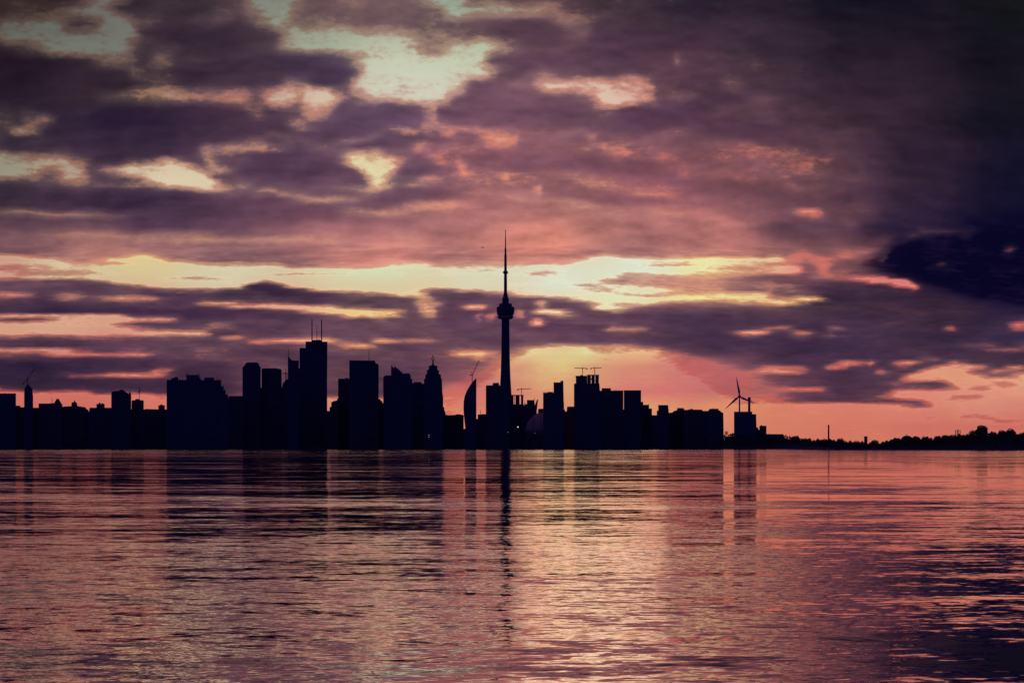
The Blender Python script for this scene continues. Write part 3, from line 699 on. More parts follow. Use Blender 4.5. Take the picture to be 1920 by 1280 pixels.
b.mast(535.5, 690, 711, 1.3); b.unit(530.5, 541, 699, 700.3, 'platform', 'steel', 0.35); b.unit(537.5, 538.5, 700, 711, 'strut', 'steel', 0.4)
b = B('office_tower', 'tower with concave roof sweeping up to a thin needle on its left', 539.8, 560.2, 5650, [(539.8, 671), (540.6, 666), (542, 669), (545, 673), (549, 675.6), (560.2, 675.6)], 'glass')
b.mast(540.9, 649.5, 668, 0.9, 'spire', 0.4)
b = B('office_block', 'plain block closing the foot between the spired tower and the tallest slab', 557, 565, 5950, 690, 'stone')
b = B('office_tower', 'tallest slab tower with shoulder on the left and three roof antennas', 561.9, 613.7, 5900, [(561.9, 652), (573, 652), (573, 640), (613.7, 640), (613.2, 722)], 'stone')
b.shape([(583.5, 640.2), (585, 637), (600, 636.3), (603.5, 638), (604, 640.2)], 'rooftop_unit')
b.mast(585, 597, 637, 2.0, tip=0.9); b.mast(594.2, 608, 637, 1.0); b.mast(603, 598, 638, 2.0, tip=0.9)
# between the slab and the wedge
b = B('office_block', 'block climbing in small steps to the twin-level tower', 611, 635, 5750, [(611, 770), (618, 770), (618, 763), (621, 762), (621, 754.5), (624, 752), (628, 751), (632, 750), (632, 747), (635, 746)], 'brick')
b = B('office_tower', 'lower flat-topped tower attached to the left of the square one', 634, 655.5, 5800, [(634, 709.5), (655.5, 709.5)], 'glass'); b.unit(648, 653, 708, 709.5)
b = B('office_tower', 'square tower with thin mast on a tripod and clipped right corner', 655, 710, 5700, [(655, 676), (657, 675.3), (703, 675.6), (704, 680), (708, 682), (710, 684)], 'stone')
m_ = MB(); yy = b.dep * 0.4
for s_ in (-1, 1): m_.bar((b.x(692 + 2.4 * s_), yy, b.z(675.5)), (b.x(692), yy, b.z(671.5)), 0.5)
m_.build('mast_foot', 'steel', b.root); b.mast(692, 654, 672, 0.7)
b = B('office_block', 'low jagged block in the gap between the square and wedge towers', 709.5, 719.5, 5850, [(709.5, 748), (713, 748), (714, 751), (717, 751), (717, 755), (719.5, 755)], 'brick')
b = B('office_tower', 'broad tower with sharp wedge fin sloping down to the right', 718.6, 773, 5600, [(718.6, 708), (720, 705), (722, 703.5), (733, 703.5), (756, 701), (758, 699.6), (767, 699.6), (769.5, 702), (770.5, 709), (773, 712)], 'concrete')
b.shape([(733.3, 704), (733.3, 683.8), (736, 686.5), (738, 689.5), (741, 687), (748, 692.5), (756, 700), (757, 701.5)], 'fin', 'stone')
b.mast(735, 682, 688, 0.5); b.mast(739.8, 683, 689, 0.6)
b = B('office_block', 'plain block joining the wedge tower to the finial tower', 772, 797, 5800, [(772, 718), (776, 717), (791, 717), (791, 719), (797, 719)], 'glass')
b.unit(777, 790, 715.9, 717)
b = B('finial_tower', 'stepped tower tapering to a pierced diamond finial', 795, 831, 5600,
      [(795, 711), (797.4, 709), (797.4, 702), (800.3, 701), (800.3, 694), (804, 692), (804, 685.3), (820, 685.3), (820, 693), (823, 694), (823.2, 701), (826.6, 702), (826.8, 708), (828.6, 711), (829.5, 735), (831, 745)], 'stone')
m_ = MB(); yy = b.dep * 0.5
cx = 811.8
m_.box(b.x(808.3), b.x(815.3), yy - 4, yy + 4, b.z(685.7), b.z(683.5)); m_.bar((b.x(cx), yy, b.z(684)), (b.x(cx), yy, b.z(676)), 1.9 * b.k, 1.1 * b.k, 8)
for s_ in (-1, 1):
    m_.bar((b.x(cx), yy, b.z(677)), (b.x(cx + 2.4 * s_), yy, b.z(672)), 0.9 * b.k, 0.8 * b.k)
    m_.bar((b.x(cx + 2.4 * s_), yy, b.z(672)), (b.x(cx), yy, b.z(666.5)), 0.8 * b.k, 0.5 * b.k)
m_.bar((b.x(cx), yy, b.z(667.5)), (b.x(cx), yy, b.z(663.5)), 0.8 * b.k, 0.2 * b.k)
m_.build('finial', 'steel', b.root)
b = B('office_block', 'low stepped shoulder block at the right foot of the finial tower', 829, 838, 5650, [(829, 763), (833, 763), (833, 768), (834.5, 771), (836, 777), (838, 777.5)], 'stone')
b = B('low_block', 'long low block with shallow arched roof left of the sail-shaped tower', 836, 869.4, 5700, [(836, 778), (852, 777.6), (856, 776.2), (862, 776.2), (868, 777.6), (869.4, 778.5)], 'brick', group=G_LOW)
b = B('low_block', 'lowest roof at the foot of the sail-shaped tower', 867, 912, 5800, [(867, 803.5), (884, 803), (893, 785), (899, 784.5), (912, 784)], 'brick', group=G_LOW)
b = B('sail_tower', 'sail-shaped tower with bulging left side and straight right edge', 869, 893.2, 5500,
      [(872.3, 803), (871, 790), (869.6, 778), (869.0, 766), (869.3, 753), (871, 743), (875.5, 731.5), (881, 722.5), (887, 714.5), (892.6, 708.6), (893.2, 712)], 'glass')
b = B('low_block', 'low block with a short mast between the sail tower and the slab', 895.8, 912, 5650, [(895.8, 776.6), (902, 776.6), (902, 776), (912, 776)], 'stone', group=G_LOW); b.mast(900.7, 768, 776.6, 0.5)
b = B('office_tower', 'slab block touching the left side of the needle tower', 911, 941.5, 5550, [(911, 723.5), (912, 722), (936, 722), (938, 723.5), (939.6, 727), (941.5, 728)], 'concrete')
b.shape([(923.5, 722.3), (924, 717.6), (935, 717), (935.5, 720), (937, 722.3)], 'rooftop_unit')

# needle tower
D = 6474.0
loc, rz = at(947.8, D)
k = D / F
ct = thing('observation_tower', 'very tall concrete needle tower with round pod and long antenna', 'tower', (loc.x, loc.y, 1.5), rz)
def tz(py): return Z_at(py, D) - 1.5
m_ = MB()
prof = [(845, 23), (820, 19.5), (800, 16.5), (780, 14), (760, 12), (735, 9.9), (710, 8.3), (685, 7.4), (660, 6.7), (630, 6.3), (596, 6.0)]
rings = []
for py, w in prof:
    Rr = w * k / math.cos(R(30)) * 0.98; c0 = min(5.3 * k, w * k * 0.85); ring = []
    for q in range(3):
        a0 = R(90 + 120 * q)
        for da, rr in ((-math.atan2(2.6 * k, Rr), math.hypot(Rr, 2.6 * k)), (math.atan2(2.6 * k, Rr), math.hypot(Rr, 2.6 * k)), (R(36), c0), (R(84), c0)):
            ring.append((rr * math.cos(a0 + da), rr * math.sin(a0 + da), tz(py)))
    rings.append(ring)
m_.rings(rings); m_.build('shaft', 'tower', ct)
m_ = MB(); m_.lathe([(4 * k, tz(600)), (13.2 * k, tz(597.2)), (15.0 * k, tz(594.5)), (15.0 * k, tz(592.6)), (13.0 * k, tz(591.6))], 36); m_.build('lower_ring', 'white', ct)
m_ = MB(); m_.lathe([(13.2 * k, tz(592)), (15.8 * k, tz(588)), (16.6 * k, tz(584)), (16.6 * k, tz(576.8)), (15.6 * k, tz(575)), (12.2 * k, tz(574.6)), (12.0 * k, tz(569.4)), (6.5 * k, tz(568.6))], 36)
pod = m_.build('pod', 'plain', ct)
pass
m_ = MB(); m_.lathe([(6.4 * k, tz(569.5)), (6.2 * k, tz(560)), (5.4 * k, tz(558.5)), (4.4 * k, tz(556)), (4.2 * k, tz(553)), (2.9 * k, tz(549))], 16); m_.build('machine_room', 'plain', ct)
m_ = MB(); m_.lathe([(3.0 * k, tz(550)), (2.9 * k, tz(531)), (2.7 * k, tz(512))], 12); m_.build('upper_shaft', 'tower', ct)
m_ = MB(); m_.lathe([(2.6 * k, tz(514)), (4.9 * k, tz(511.6)), (4.9 * k, tz(509.6)), (2.4 * k, tz(507))], 20); m_.build('upper_pod', 'white', ct)
m_ = MB(); m_.lathe([(2.5 * k, tz(508)), (2.3 * k, tz(478)), (1.7 * k, tz(476)), (1.6 * k, tz(465)), (1.05 * k, tz(464)), (0.9 * k, tz(446)), (0.75 * k, tz(445)), (0.6 * k, tz(431))], 10); m_.build('antenna', 'steel', ct)

# right of the needle tower
b = B('unfinished_tower', 'open concrete frame with sky showing through, right of the needle tower', 955, 982, 5700, [(955, 764), (982, 764)], 'concrete')
fr_ = MB(); d = b.dep
for a_, c_ in ((956, 962.8), (963.8, 964.8), (966.6, 974.2), (976.8, 981.2)): fr_.box(b.x(a_), b.x(c_), 0.5, min(d * 0.5, 9), b.z(764.5), b.z(741.5))
fr_.box(b.x(957), b.x(981.8), 0, min(d * 0.5, 9) + 0.5, b.z(741.7), b.z(740)); fr_.build('frame', 'concrete', b.root)
b.unit(960, 982.5, 757.5, 764.5, 'upper_storey', 'concrete', 0.05)
b = B('low_block', 'dark low block below the leaning rooftop arm, left of the dome', 979, 990, 5720, 775, 'brick', group=G_LOW)
b = B('office_block', 'block with raised square top beside a leaning rooftop arm', 980.5, 1006.5, 5650, [(980.5, 762), (983, 760), (984, 749.5), (984.6, 757.5), (988, 757), (988, 749.6), (1002, 749.6), (1002.5, 757), (1006.5, 770)], 'brick')
b.shape([(1002.4, 775), (1003.6, 757), (1006.8, 749), (1009.2, 749), (1008, 756), (1006.0, 775)], 'leaning_arm', 'steel')
b.mast(1001.8, 744.5, 750, 0.5)
b = B('low_block', 'low dark block behind the dome, left of the two-level tower', 1008.8, 1019, 5800, [(1008.8, 767.5), (1010, 765.8), (1019, 765.8)], 'brick', group=G_LOW)
# stadium
D = 5600.0
loc, rz = at(1018, D); k = D / F
st = thing('domed_stadium', 'pale domed stadium glimmering dimly beside the needle tower', 'stadium', (loc.x, loc.y, 1.5), rz)
m_ = MB(); zb = Z_at(812, D) - 1.5; zt = Z_at(772.2, D) - 1.5; Rd = 34 * k
m_.rings([[(Rd * math.cos(t) * math.cos(2 * math.pi * i / 48), Rd * 0.9 + Rd * 0.8 * math.cos(t) * math.sin(2 * math.pi * i / 48), zb + (zt - zb) * math.sin(t)) for i in range(48)] for t in [R(a_) for a_ in (0, 12, 24, 36, 48, 60, 72, 82, 89)]])
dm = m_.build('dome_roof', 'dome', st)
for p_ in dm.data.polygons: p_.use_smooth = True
for a_ in (-0.55, -0.1, 0.35):
    m_ = MB(); pts_ = []
    for i in range(17):
        t = R(8 + 164 * i / 16); xx = a_ * Rd
        rr = math.sqrt(max(1 - a_ * a_, 0))
        pts_.append(Vector((xx, Rd * 0.9 - Rd * 0.8 * rr * math.cos(t), zb + (zt - zb) * rr * math.sin(t) + 0.4)))
    for p0_, p1_ in zip(pts_, pts_[1:]): m_.bar(p0_, p1_, 0.5, n=4)
    m_.build('roof_seam', 'steel', dm)
m_ = MB(); m_.lathe([(Rd * 1.02, -3), (Rd * 1.02, zb - 2), (Rd * 0.99, zb + 0.5)], 48, 0, Rd * 0.9); m_.build('wall', 'concrete', st)

b = B('apartment_tower', 'two-level tower, rail-fringed low left half and tall right half', 1018.3, 1057.6, 5450, [(1018.3, 736), (1038, 736), (1038, 716.5), (1056.3, 716.5), (1057, 752), (1057.6, 756)], 'concrete')
b.unit(1051, 1056.2, 713.3, 716.5)
for q in range(8): b.mast(1019 + 2.4 * q, 733.8, 736, 0.5, 'railing_post')
b.unit(1027, 1037, 734.3, 736)
b = B('low_block', 'narrow low block at the right foot of the two-level tower', 1057.2, 1063.5, 5600, [(1057.2, 768), (1059, 767), (1060, 771), (1062, 771), (1063.5, 768)], 'stone', group=G_LOW)
b = B('red_block', 'dull red block squeezed between two dark towers', 1063, 1077.5, 5700, [(1063, 764), (1064, 761.8), (1077.5, 761.8)], 'red')
b = B('unfinished_tower', 'tall tower under construction with two cranes and slots near its top', 1076.2, 1125.5, 5500,
      [(1076.2, 720), (1077.5, 718.5), (1079.8, 718.5), (1079.8, 705.5), (1101, 705.5), (1101, 718.5), (1123.8, 718.5), (1125.5, 740)], 'concrete')
fr_ = MB(); d = b.dep
for a_, c_ in ((1101.2, 1107.9), (1109.1, 1115.2), (1116.2, 1122.8)): fr_.box(b.x(a_), b.x(c_), 1, 9, b.z(719), b.z(703.5))
fr_.box(b.x(1108), b.x(1109), 1.2, 8.8, b.z(712), b.z(709)); fr_.box(b.x(1115), b.x(1116), 1.2, 8.8, b.z(714), b.z(712.5))
fr_.box(b.x(1101), b.x(1123.2), 0.8, 9.2, b.z(703.8), b.z(702.2)); fr_.build('frame', 'concrete', b.root)
b.unit(1079, 1101, 704.2, 705.5, 'roof_edge', 'concrete', 0.0); b.unit(1088, 1093, 702.6, 704.5)
b = B('apartment_block', 'wide flat block with low rooftop box beside the crane-topped tower', 1125, 1168.6, 5600, [(1125, 732), (1168.6, 731.6)], 'concrete')
b.unit(1128.2, 1145.5, 727.2, 732); b.mast(1154.5, 729.6, 731.7, 1.0, 'vent')
b = B('apartment_block', 'plain flat-topped block right of a thin slit of sky', 1169.7, 1202, 5600, [(1169.7, 731.3), (1202, 731.3)], 'concrete')
b = B('low_block', 'low block closing the bottom of the thin slit of sky', 1166, 1172, 5750, 767, 'stone', group=G_LOW)
b = B('apartment_block', 'block stepping down to the right of the plain flat-topped one', 1201, 1222.4, 5650, [(1201, 753), (1206, 753), (1206, 758.5), (1217, 758.5), (1217, 765.5), (1222.4, 765.5)], 'brick'); b.mast(1216.5, 756, 758.5, 0.5)
b = B('low_block', 'lowest roof in the dip left of the small square block', 1221, 1233, 5800, 778, 'stone', group=G_LOW)
b = B('apartment_block', 'small square block with overhanging roof above a dip of sky', 1231.5, 1254, 5600, [(1231.5, 770), (1234.3, 769), (1234.3, 759.5), (1252.6, 759.5), (1254, 772)], 'brick'); b.unit(1233.8, 1253, 759, 760.3, 'cornice', 'brick', 0.0)
b = B('apartment_block', 'low block rising in steps to a short box right of the small square one', 1253, 1283, 5650, [(1253, 773.5), (1260, 773), (1264, 770), (1269.5, 768.5), (1269.5, 764.6), (1281.5, 764.6), (1283, 767)], 'concrete')
b = B('apartment_block', 'long level block between the short box and the rounded end block', 1282, 1330, 5600, [(1282, 768), (1290, 768), (1290, 767.2), (1316, 767.5), (1317.5, 770), (1330, 770)], 'brick')
b.unit(1294, 1299, 766, 767.4)
b = B('apartment_block', 'end block with domed roof housing, right end of the long row', 1328, 1356.8, 5500, [(1328, 770), (1329.5, 767), (1333, 765.8), (1347, 765.8), (1347.5, 769), (1350.5, 769.5), (1352.5, 772.5), (1356.2, 773.5), (1356.8, 813)], 'stone'); b.mast(1337, 763.8, 766, 0.6)
b = B('silo_block', 'bulky windowless block with the wind turbine and chimney behind it', 1376.4, 1418.3, 5450, [(1376.4, 771.3), (1410.3, 771.3), (1410.3, 776), (1417.6, 776), (1418.3, 801)], 'tower')
b = B('low_block', 'low stepped annex at the right foot of the silo block', 1416, 1425, 5500, [(1416, 800), (1419.5, 800.5), (1422, 803), (1423, 806), (1425, 805)], 'brick', group=G_LOW)
b = B('low_block', 'small square block with rounded roof hood right of the silo block', 1423.9, 1437, 5450, [(1423.9, 799), (1425.5, 797.6), (1428, 796.4), (1430, 797.8), (1437, 797.8)], 'concrete', group=G_LOW)
b = B('long_shed', 'long flat shed before the shore turns to trees', 1437, 1470.5, 5450, [(1437, 813.4), (1468.5, 813.4), (1470.5, 818)], 'brick', cat='shed')
b = B('water_tank_house', 'tiny box-topped tower rising alone from low trees on the right', 1620.3, 1626.4, 3650, [(1620.3, 818.2), (1626.4, 818.2)], 'concrete', cat='tower'); b.unit(1620.0, 1626.7, 817.6, 818.8, 'roof', 'concrete', -0.05)

# stacks
def stack(px, w, ytop, D, label, cap=None, mat='tower', group=None):
    loc, rz = at(px, D); k = D / F
    t = thing('chimney', label, 'chimney', (loc.x, loc.y, 1.5), rz, group)
    h = Z_at(ytop, D) - 1.5
    m_ = MB(); m_.lathe([(w * k * 0.62, -3), (w * k * 0.5, h)], 16); m_.build('shaft', mat, t)
    m_ = MB()
    if cap: m_.lathe([(w * k * 0.50, h - 7 * k), (w * k * 0.62, h - 6.4 * k), (w * k * 0.62, h - 1), (w * k * 0.55, h + 0.8)], 16)
    else: m_.lathe([(w * k * 0.56, h - 2), (w * k * 0.56, h + 0.6)], 16)
    m_.build('cap', 'plain', t)
    return t
stack(1404.8, 4.4, 745, 5600, 'stout chimney with thick cap right of the wind turbine', True)
stack(1553.6, 2.8, 797, 3900, 'tall lone smokestack rising from the low wooded shore')
stack(1792.0, 1.6, 806.5, 3700, 'leftmost of three thin stacks on the wooded ridge', group='three thin stacks on the ridge')
stack(1796.1, 2.2, 805.8, 3705, 'middle and thickest of three stacks on the wooded ridge', group='three thin stacks on the ridge')
stack(1800.2, 1.4, 806.8, 3710, 'rightmost of three thin stacks on the wooded ridge', group='three thin stacks on the ridge')

# wind turbine
D = 5550.0
loc, rz = at(1386.5, D); k = D / F
wt = thing('wind_turbine', 'three-bladed wind turbine rising behind the silo block', 'wind turbine', (loc.x, loc.y, 1.5), rz)
hz = Z_at(743, D) - 1.5
m_ = MB(); m_.lathe([(2.2 * k, -3), (1.9 * k, hz * 0.4), (1.25 * k, hz - 1.5)], 16); m_.build('pole', 'white', wt)
m_ = MB(); m_.rings([[(r_ * math.cos(2 * math.pi * i / 12), y_, hz + r_ * math.sin(2 * math.pi * i / 12)) for i in range(12)] for y_, r_ in ((-3.2, 2.0), (-1, 3.3), (7, 3.2), (11, 2.2))]); m_.build('nacelle', 'white', wt)
m_ = MB(); m_.rings([[(r_ * math.cos(2 * math.pi * i / 12), y_, hz + r_ * math.sin(2 * math.pi * i / 12)) for i in range(12)] for y_, r_ in ((-8.0, 0.5), (-6.8, 2.4), (-4.5, 3.4), (-3.1, 3.0))]); m_.build('hub', 'white', wt)
for ex, ey in ((1380.5, 706.5), (1360.0, 766.5), (1415.3, 755.5)):
    L = Vector(((ex - 1386.5) * k, 0, (743 - ey) * k)); l = L.length; d_ = L.normalized(); n_ = Vector((d_.z, 0, -d_.x))
    rings = []
    for t, w_, th in ((0.03, 1.6, 1.4), (0.12, 2.0, 1.2), (0.22, 3.4, 0.9), (0.5, 2.4, 0.6), (0.8, 1.4, 0.4), (1.0, 0.4, 0.15)):
        p = Vector((0, -5.2, hz)) + d_ * (l * t)
        rings.append([tuple(p + n_ * (w_ * 0.75 * math.cos(q)) + Vector((0, th * math.sin(q), 0)) + n_ * 0.25 * w_) for q in [2 * math.pi * i / 8 for i in range(8)]])
    m_ = MB(); m_.rings(rings); m_.build('blade', 'white', wt)

# cranes
def crane(px, yb, ym, D, label, jib, back, luff=False, w=1.1):
    loc, rz = at(px, D); k = D / F
    z0 = Z_at(yb, D)
    t = thing('tower_crane', label, 'crane', (loc.x, loc.y, z0 - 1.0), rz, 'tower cranes over the skyline')
    h = (yb - ym) * k + 1.0
    m_ = MB(); lattice(m_, (0, 0, 0), (0, 0, h), w * k, max(3, int(h / 3)), 0.28); m_.build('mast', 'steel', t)
    m_ = MB(); m_.box(-w * k * 0.8, w * k * 0.8, -1.4, 1.4, h - 1.2, h + 1.4); m_.build('cab', 'plain', t)
    jx, jz = (jib[0] - px) * k, (ym - jib[1]) * k
    bx_, bz_ = (back[0] - px) * k, (ym - back[1]) * k
    m_ = MB(); lattice(m_, (0, 0, h), (jx, 0, h + jz), 0.85 * k, 10, 0.26); m_.build('jib', 'steel', t)
    m_ = MB(); lattice(m_, (0, 0, h), (bx_, 0, h + bz_), 0.7 * k, 3, 0.26); cj = m_.build('counter_jib', 'steel', t)
    m_ = MB(); m_.box(bx_ - 1.3 * k, bx_ + 0.9 * k, -1.2, 1.2, h + bz_ - (2.2 * k if not luff else 1.6 * k), h + bz_ + 0.5 * k); m_.build('counterweight', 'plain', cj)
    m_ = MB(); lattice(m_, (0, 0, h), (-0.9 * k if luff else 0, 0, h + (7 if luff else 2.4) * k), 0.7 * k, 3, 0.24); ap = m_.build('apex', 'steel', t)
    m_ = MB()
    top = (-0.9 * k if luff else 0, 0, h + (7 if luff else 2.4) * k)
    m_.bar(top, (jx * 0.8, 0, h + jz * 0.8), 0.12, n=3); m_.bar(top, (bx_, 0, h + bz_), 0.12, n=3); m_.build('stay_cable', 'steel', ap)
    return t
crane(51.6, 721, 711, 5620, 'luffing crane with raised boom on the slender far left tower', (64.5, 690.5), (44.0, 719), True, 1.3)
crane(885.5, 724, 703.5, 5530, 'luffing crane rising behind the tip of the sail-shaped tower', (898.5, 675.5), (882.0, 702.5), True)
crane(977.8, 741, 729.5, 5708, 'small hammerhead crane over the open frame by the needle tower', (996, 728.5), (971, 729.5), False, 0.8)
crane(1092.3, 704, 690.5, 5515, 'left one of the twin hammerhead cranes on the unfinished tower', (1077, 689.6), (1100.5, 690.4), False, 0.8)
crane(1115.0, 703, 690.0, 5505, 'right one of the twin hammerhead cranes on the unfinished tower', (1128, 689.4), (1108.3, 690.0), False, 0.8)
crane(261.5, 751, 733, 5650, 'faint thin luffing crane above the peaked block at left', (264.5, 730.5), (260.3, 735), True, 0.4)

# lamps on the shore
def lamp(px, py, D, label, mat, r=0.9):
    loc, rz = at(px, D); k = D / F; h = Z_at(py, D) - 1.5
    t = thing('floodlight', label, 'floodlight', (loc.x, loc.y, 1.5), rz, 'lights along the dark waterfront')
    m_ = MB(); m_.bar((0, 0, -2), (0, 0, h), 0.35, 0.22, 8); m_.build('pole', 'steel', t)
    m_ = MB(); m_.lathe([(0.5 * r * k, h), (r * k, h + 0.4 * r * k), (r * k, h + 1.3 * r * k), (0.4 * r * k, h + 1.7 * r * k)], 12); m_.build('lamp_head', mat, t)
lamp(971, 801, 5430, 'bright white light below the needle tower', 'lamp_white', 1.0)
lamp(952.8, 810.5, 5430, 'small faint white light just left of the bright one', 'lamp_red', 0.6)
lamp(1003, 812, 5430, 'small faint light at the foot of the dome', 'lamp_red', 0.5)
lamp(804, 816, 5430, 'upper of two dim pink lights below the finial tower', 'lamp_red', 0.8)
lamp(804.4, 819.5, 5420, 'lower of two dim pink lights below the finial tower', 'lamp_red', 0.7)

# ------------------------------------------------------------------ trees
def leaf_mesh(clumps, n, size, seed):
    r_ = random.Random(seed); v = []; f = []
    tot = sum(c[3] * c[4] for c in clumps)
    for (cx_, cy_, cz_, ra, rb) in clumps:
        for _ in range(int(n * ra * rb / tot)):
            while True:
                p = Vector((r_.uniform(-1, 1), r_.uniform(-1, 1), r_.uniform(-1, 1)))
                if p.length < 1: break
            rad = p.length ** 0.35; p = p.normalized() * rad * (1 + 0.18 * r_.random())
            c_ = Vector((cx_ + p.x * ra, cy_ + p.y * ra, cz_ + p.z * rb))
            a_ = Vector((r_.gauss(0, 1), r_.gauss(0, 1), r_.gauss(0, 1))).normalized(); b_ = a_.orthogonal().normalized()
            s_ = size * r_.uniform(0.6, 1.3); n0 = len(v)
            v += [c_ - a_ * s_, c_ - b_ * s_ * 0.6, c_ + a_ * s_, c_ + b_ * s_ * 0.6]; f.append((n0, n0 + 1, n0 + 2, n0 + 3))
    return v, f

def tree(px, half, ytop, ybase, D, label, seed, n=900, lobes=7, group='trees standing out of the wooded shore'):
    loc, rz = at(px, D); k = D / F; r_ = random.Random(seed)
    z0 = max(1.0, Z_at(ybase, D) - 4 * k)
    t = thing('tree', label, 'tree', (loc.x, loc.y, z0), rz, group)
    H = Z_at(ytop, D) - z0; W = half * k
    tr = MB(); tr.bar((0, 0, -3), (0.3, 0, H * 0.45), W * 0.07, W * 0.04, 7)
    cl = []
    for i in range(lobes):
        a_ = 2 * math.pi * i / lobes + r_.uniform(-.4, .4); q = r_.uniform(0.35, 0.68)
        zz = H * r_.uniform(0.42, 0.72)
        cl.append((math.cos(a_) * W * q, math.sin(a_) * W * q, zz, W * r_.uniform(0.32, 0.46), H * r_.uniform(0.15, 0.24)))
        tr.bar((0.2, 0, H * r_.uniform(0.2, 0.42)), (cl[-1][0], cl[-1][1], zz), W * 0.035, W * 0.012, 5)
    cl.append((r_.uniform(-.12, .12) * W, 0, H * 0.80, W * 0.52, H * 0.17)); cl.append((0, 0, H * 0.5, W * 0.7, H * 0.28))
    tr.build('trunk', 'bark', t)
    v, f = leaf_mesh(cl, n, W * 0.10, seed)
    mesh_obj('crown', v, f, 'leaf', t)

TREES = [(1362, 4, 806, 815, 5420, 'small tree poking up just right of the long row of blocks', 500), (1373, 5, 811, 816, 5420, 'bushy tree against the left foot of the silo block', 500),
 (1490.5, 9, 816.5, 823, 4700, 'rounded tree where the flat shed ends', 900), (1507, 5, 821, 825, 4000, 'small round tree right of the one by the shed', 600),
 (1545, 4, 821, 826, 3600, 'little tree just left of the lone smokestack', 500), (1519, 3.5, 823.5, 827, 3600, 'tiny tree between shed and smokestack', 400),
 (1577.5, 8, 820.5, 830, 3560, 'domed tree just right of the lone smokestack', 900), (1605, 7, 825.5, 832, 3520, 'low rounded tree left of the box-topped tower', 800),
 (1640.5, 8, 824, 832, 3520, 'low broad tree right of the box-topped tower', 800), (1663, 5, 825.5, 831, 3540, 'small tree where the wooded ridge begins to rise', 600),
 (1684, 7, 820.5, 828, 3560, 'spreading tree on the rising part of the ridge', 800), (1700, 9, 815.7, 824, 3580, 'broad rounded tree on the first hump of the ridge', 1000),
 (1717, 6, 816.5, 824, 3580, 'pointed small tree right of the first hump', 700), (1733, 5, 817, 823, 3590, 'small twin-topped tree in the middle of the ridge', 600),
 (1757, 6, 816.5, 823, 3590, 'rounded tree in the low saddle of the ridge', 700), (1772, 8, 815, 823, 3600, 'wide tree left of the three stacks', 900),
 (1788, 5, 813.5, 820, 3610, 'small tree touching the three stacks', 600), (1811, 6, 813, 820, 3620, 'rounded tree right of the three stacks', 700),
 (1824, 7, 805, 818, 3640, 'left shoulder tree beside the biggest crown', 1000), (1840.5, 14, 796.5, 820, 3650, 'biggest tree on the ridge with broad domed crown', 2600),
 (1862, 8, 808.5, 818, 3660, 'level-topped tree right of the biggest crown', 900), (1878, 9, 805.5, 818, 3670, 'sloping tree on the rise right of the biggest crown', 1000),
 (1895, 10, 802.5, 818, 3680, 'wind-ragged tree with flat top near the right edge', 1500), (1915, 10, 811, 822, 3690, 'low tree near the right edge of the photo', 900), (1931, 12, 806, 820, 3700, 'tree cut off by the right edge of the photo', 1200)]
for i, (px, half, yt, yb, D_, lab, n_) in enumerate(TREES):
    tree(px, half, yt, yb, D_, lab, 100 + i, n_)

# the continuous scrub and woods in between
r_ = random.Random(5); v = []; f = []
for _ in range(30000):
    px = r_.uniform(1350, 2060)
    D_ = shore_D(px) + r_.uniform(8, 130)
    top = ridge(px) + 1.6 * math.sin(px * 0.31) + 1.2 * math.sin(px * 0.83 + 1) + r_.gauss(0, 0.7)
    zt_ = Z_at(top, D_); z_ = 0.8 + (zt_ - 0.8) * r_.random() ** 0.55
    if z_ < 0.5: continue
    x_ = X_at(px, D_)
    a_ = Vector((r_.gauss(0, 1), r_.gauss(0, 1), r_.gauss(0, 1))).normalized(); b_ = a_.orthogonal().normalized()
    s_ = r_.uniform(0.7, 1.7); c_ = Vector((x_, D_, z_)); n0 = len(v)
    v += [c_ - a_ * s_, c_ - b_ * s_ * 0.7, c_ + a_ * s_, c_ + b_ * s_ * 0.7]; f.append((n0, n0 + 1, n0 + 2, n0 + 3))
w_ = mesh_obj('woodland', v, f, 'leaf'); w_['kind'] = 'stuff'; w_['label'] = 'dark scrub and woods along the low shore at right'

# dark rock edge of the shore
r_ = random.Random(9); mb = MB()
for i in range(900):
    px = r_.uniform(-60, 1990); D_ = shore_D(px) + r_.uniform(-7, 2)
    s_ = r_.uniform(0.8, 2.2); x_ = X_at(px, D_)
    mb.rings([[(x_ + s_ * 1.6 * q * math.cos(t + i), D_ + s_ * q * math.sin(t + i), z_) for t in [math.pi * 2 * j / 5 for j in range(5)]] for q, z_ in ((1.0, -0.6), (0.95, s_ * 0.25), (0.5, s_ * 0.6))])
o = mesh_obj('shore_rocks', mb.v, mb.f, 'rock'); o['kind'] = 'stuff'; o['label'] = 'dark rocks lining the far water edge'

# navigation post on the water and aircraft, birds
loc, rz = at(1010, 2600)
t = thing('channel_marker', 'thin post standing in the water right of the needle tower reflection', 'marker', (loc.x, loc.y, 0), rz)
m_ = MB(); m_.bar((0, 0, -1), (0, 0, 2.2), 0.16, 0.12, 8); m_.build('post', 'steel', t)
m_ = MB(); m_.lathe([(0.35, 1.9), (0.35, 2.6), (0.1, 2.9)], 10); m_.build('lamp_cap', 'plain', t)

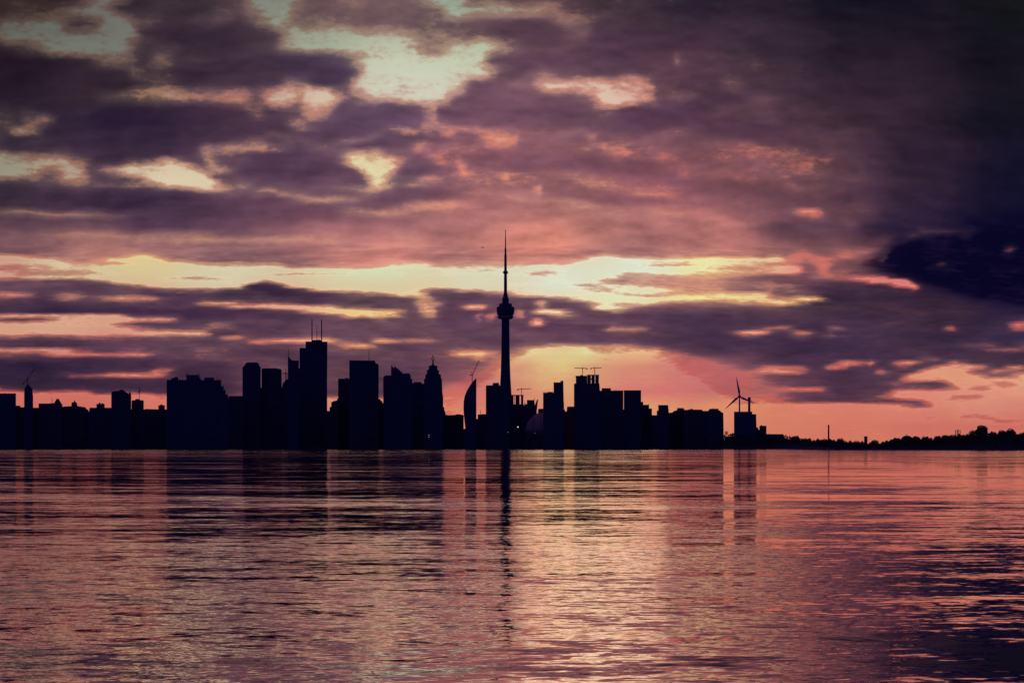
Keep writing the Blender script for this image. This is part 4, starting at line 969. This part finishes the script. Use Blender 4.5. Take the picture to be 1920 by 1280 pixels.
D_ = 7000
t = thing('airplane', 'tiny distant airplane in the pink sky left of the antenna', 'airplane', (X_at(905, D_), D_, Z_at(464, D_)), R(0))
m_ = MB(); m_.rings([[(r2 * math.cos(a_), y_, r2 * math.sin(a_)) for a_ in [2 * math.pi * i / 10 for i in range(10)]] for y_, r2 in ((-11, 0.2), (-9, 1.0), (-5, 1.5), (6, 1.4), (11, 0.5))]); m_.build('fuselage', 'white', t)
for s_ in (-1, 1):
    m_ = MB(); m_.rings([[(s_ * 1.2, -3, -0.2), (s_ * 1.2, 1.5, -0.2), (s_ * 1.2, 1.5, 0.4), (s_ * 1.2, -3, 0.4)], [(s_ * 6.5, 0, 0.3), (s_ * 6.5, 2, 0.3), (s_ * 6.5, 2, 0.6), (s_ * 6.5, 0, 0.6)]]); m_.build('wing', 'white', t)
m_ = MB(); m_.box(-0.2, 0.2, 8.5, 11, 0.4, 4.0); m_.build('tail_fin', 'white', t)

def bird(px, py, D_, label, flap, sc):
    loc = (X_at(px, D_), D_, Z_at(py, D_))
    st_ = [(-0.25, 0.01), (-0.2, 0.035), (-0.1, 0.06), (0.05, 0.07), (0.18, 0.045), (0.3, 0.012)]
    m_ = MB(); m_.rings([[(y_, r2 * math.cos(a_), r2 * math.sin(a_)) for a_ in [2 * math.pi * i / 8 for i in range(8)]] for y_, r2 in st_])
    for s_ in (-1, 1):
        rg = []
        for q, ch, zz in ((0.05, 0.14, 0.02), (0.3, 0.13, 0.02 + flap * 0.5), (0.55, 0.09, flap * 0.55), (0.75, 0.02, flap * 0.3)):
            rg.append([(-ch / 2 + q * 0.12, s_ * q, zz), (ch / 2 + q * 0.12, s_ * q, zz), (ch / 2 + q * 0.12, s_ * q, zz + 0.02), (-ch / 2 + q * 0.12, s_ * q, zz + 0.02)])
        m_.rings(rg)
    o = m_.build('bird', 'feather', None, loc, R(70))
    o.scale = (sc, sc, sc)
    o['label'] = label; o['category'] = 'bird'
bird(166.5, 638.5, 900, 'gull-sized bird flying high left of the spiky block', 0.3, 1.0)
bird(510.5, 623, 900, 'bird flying just left of the antenna-topped slab tower', 0.4, 1.0)
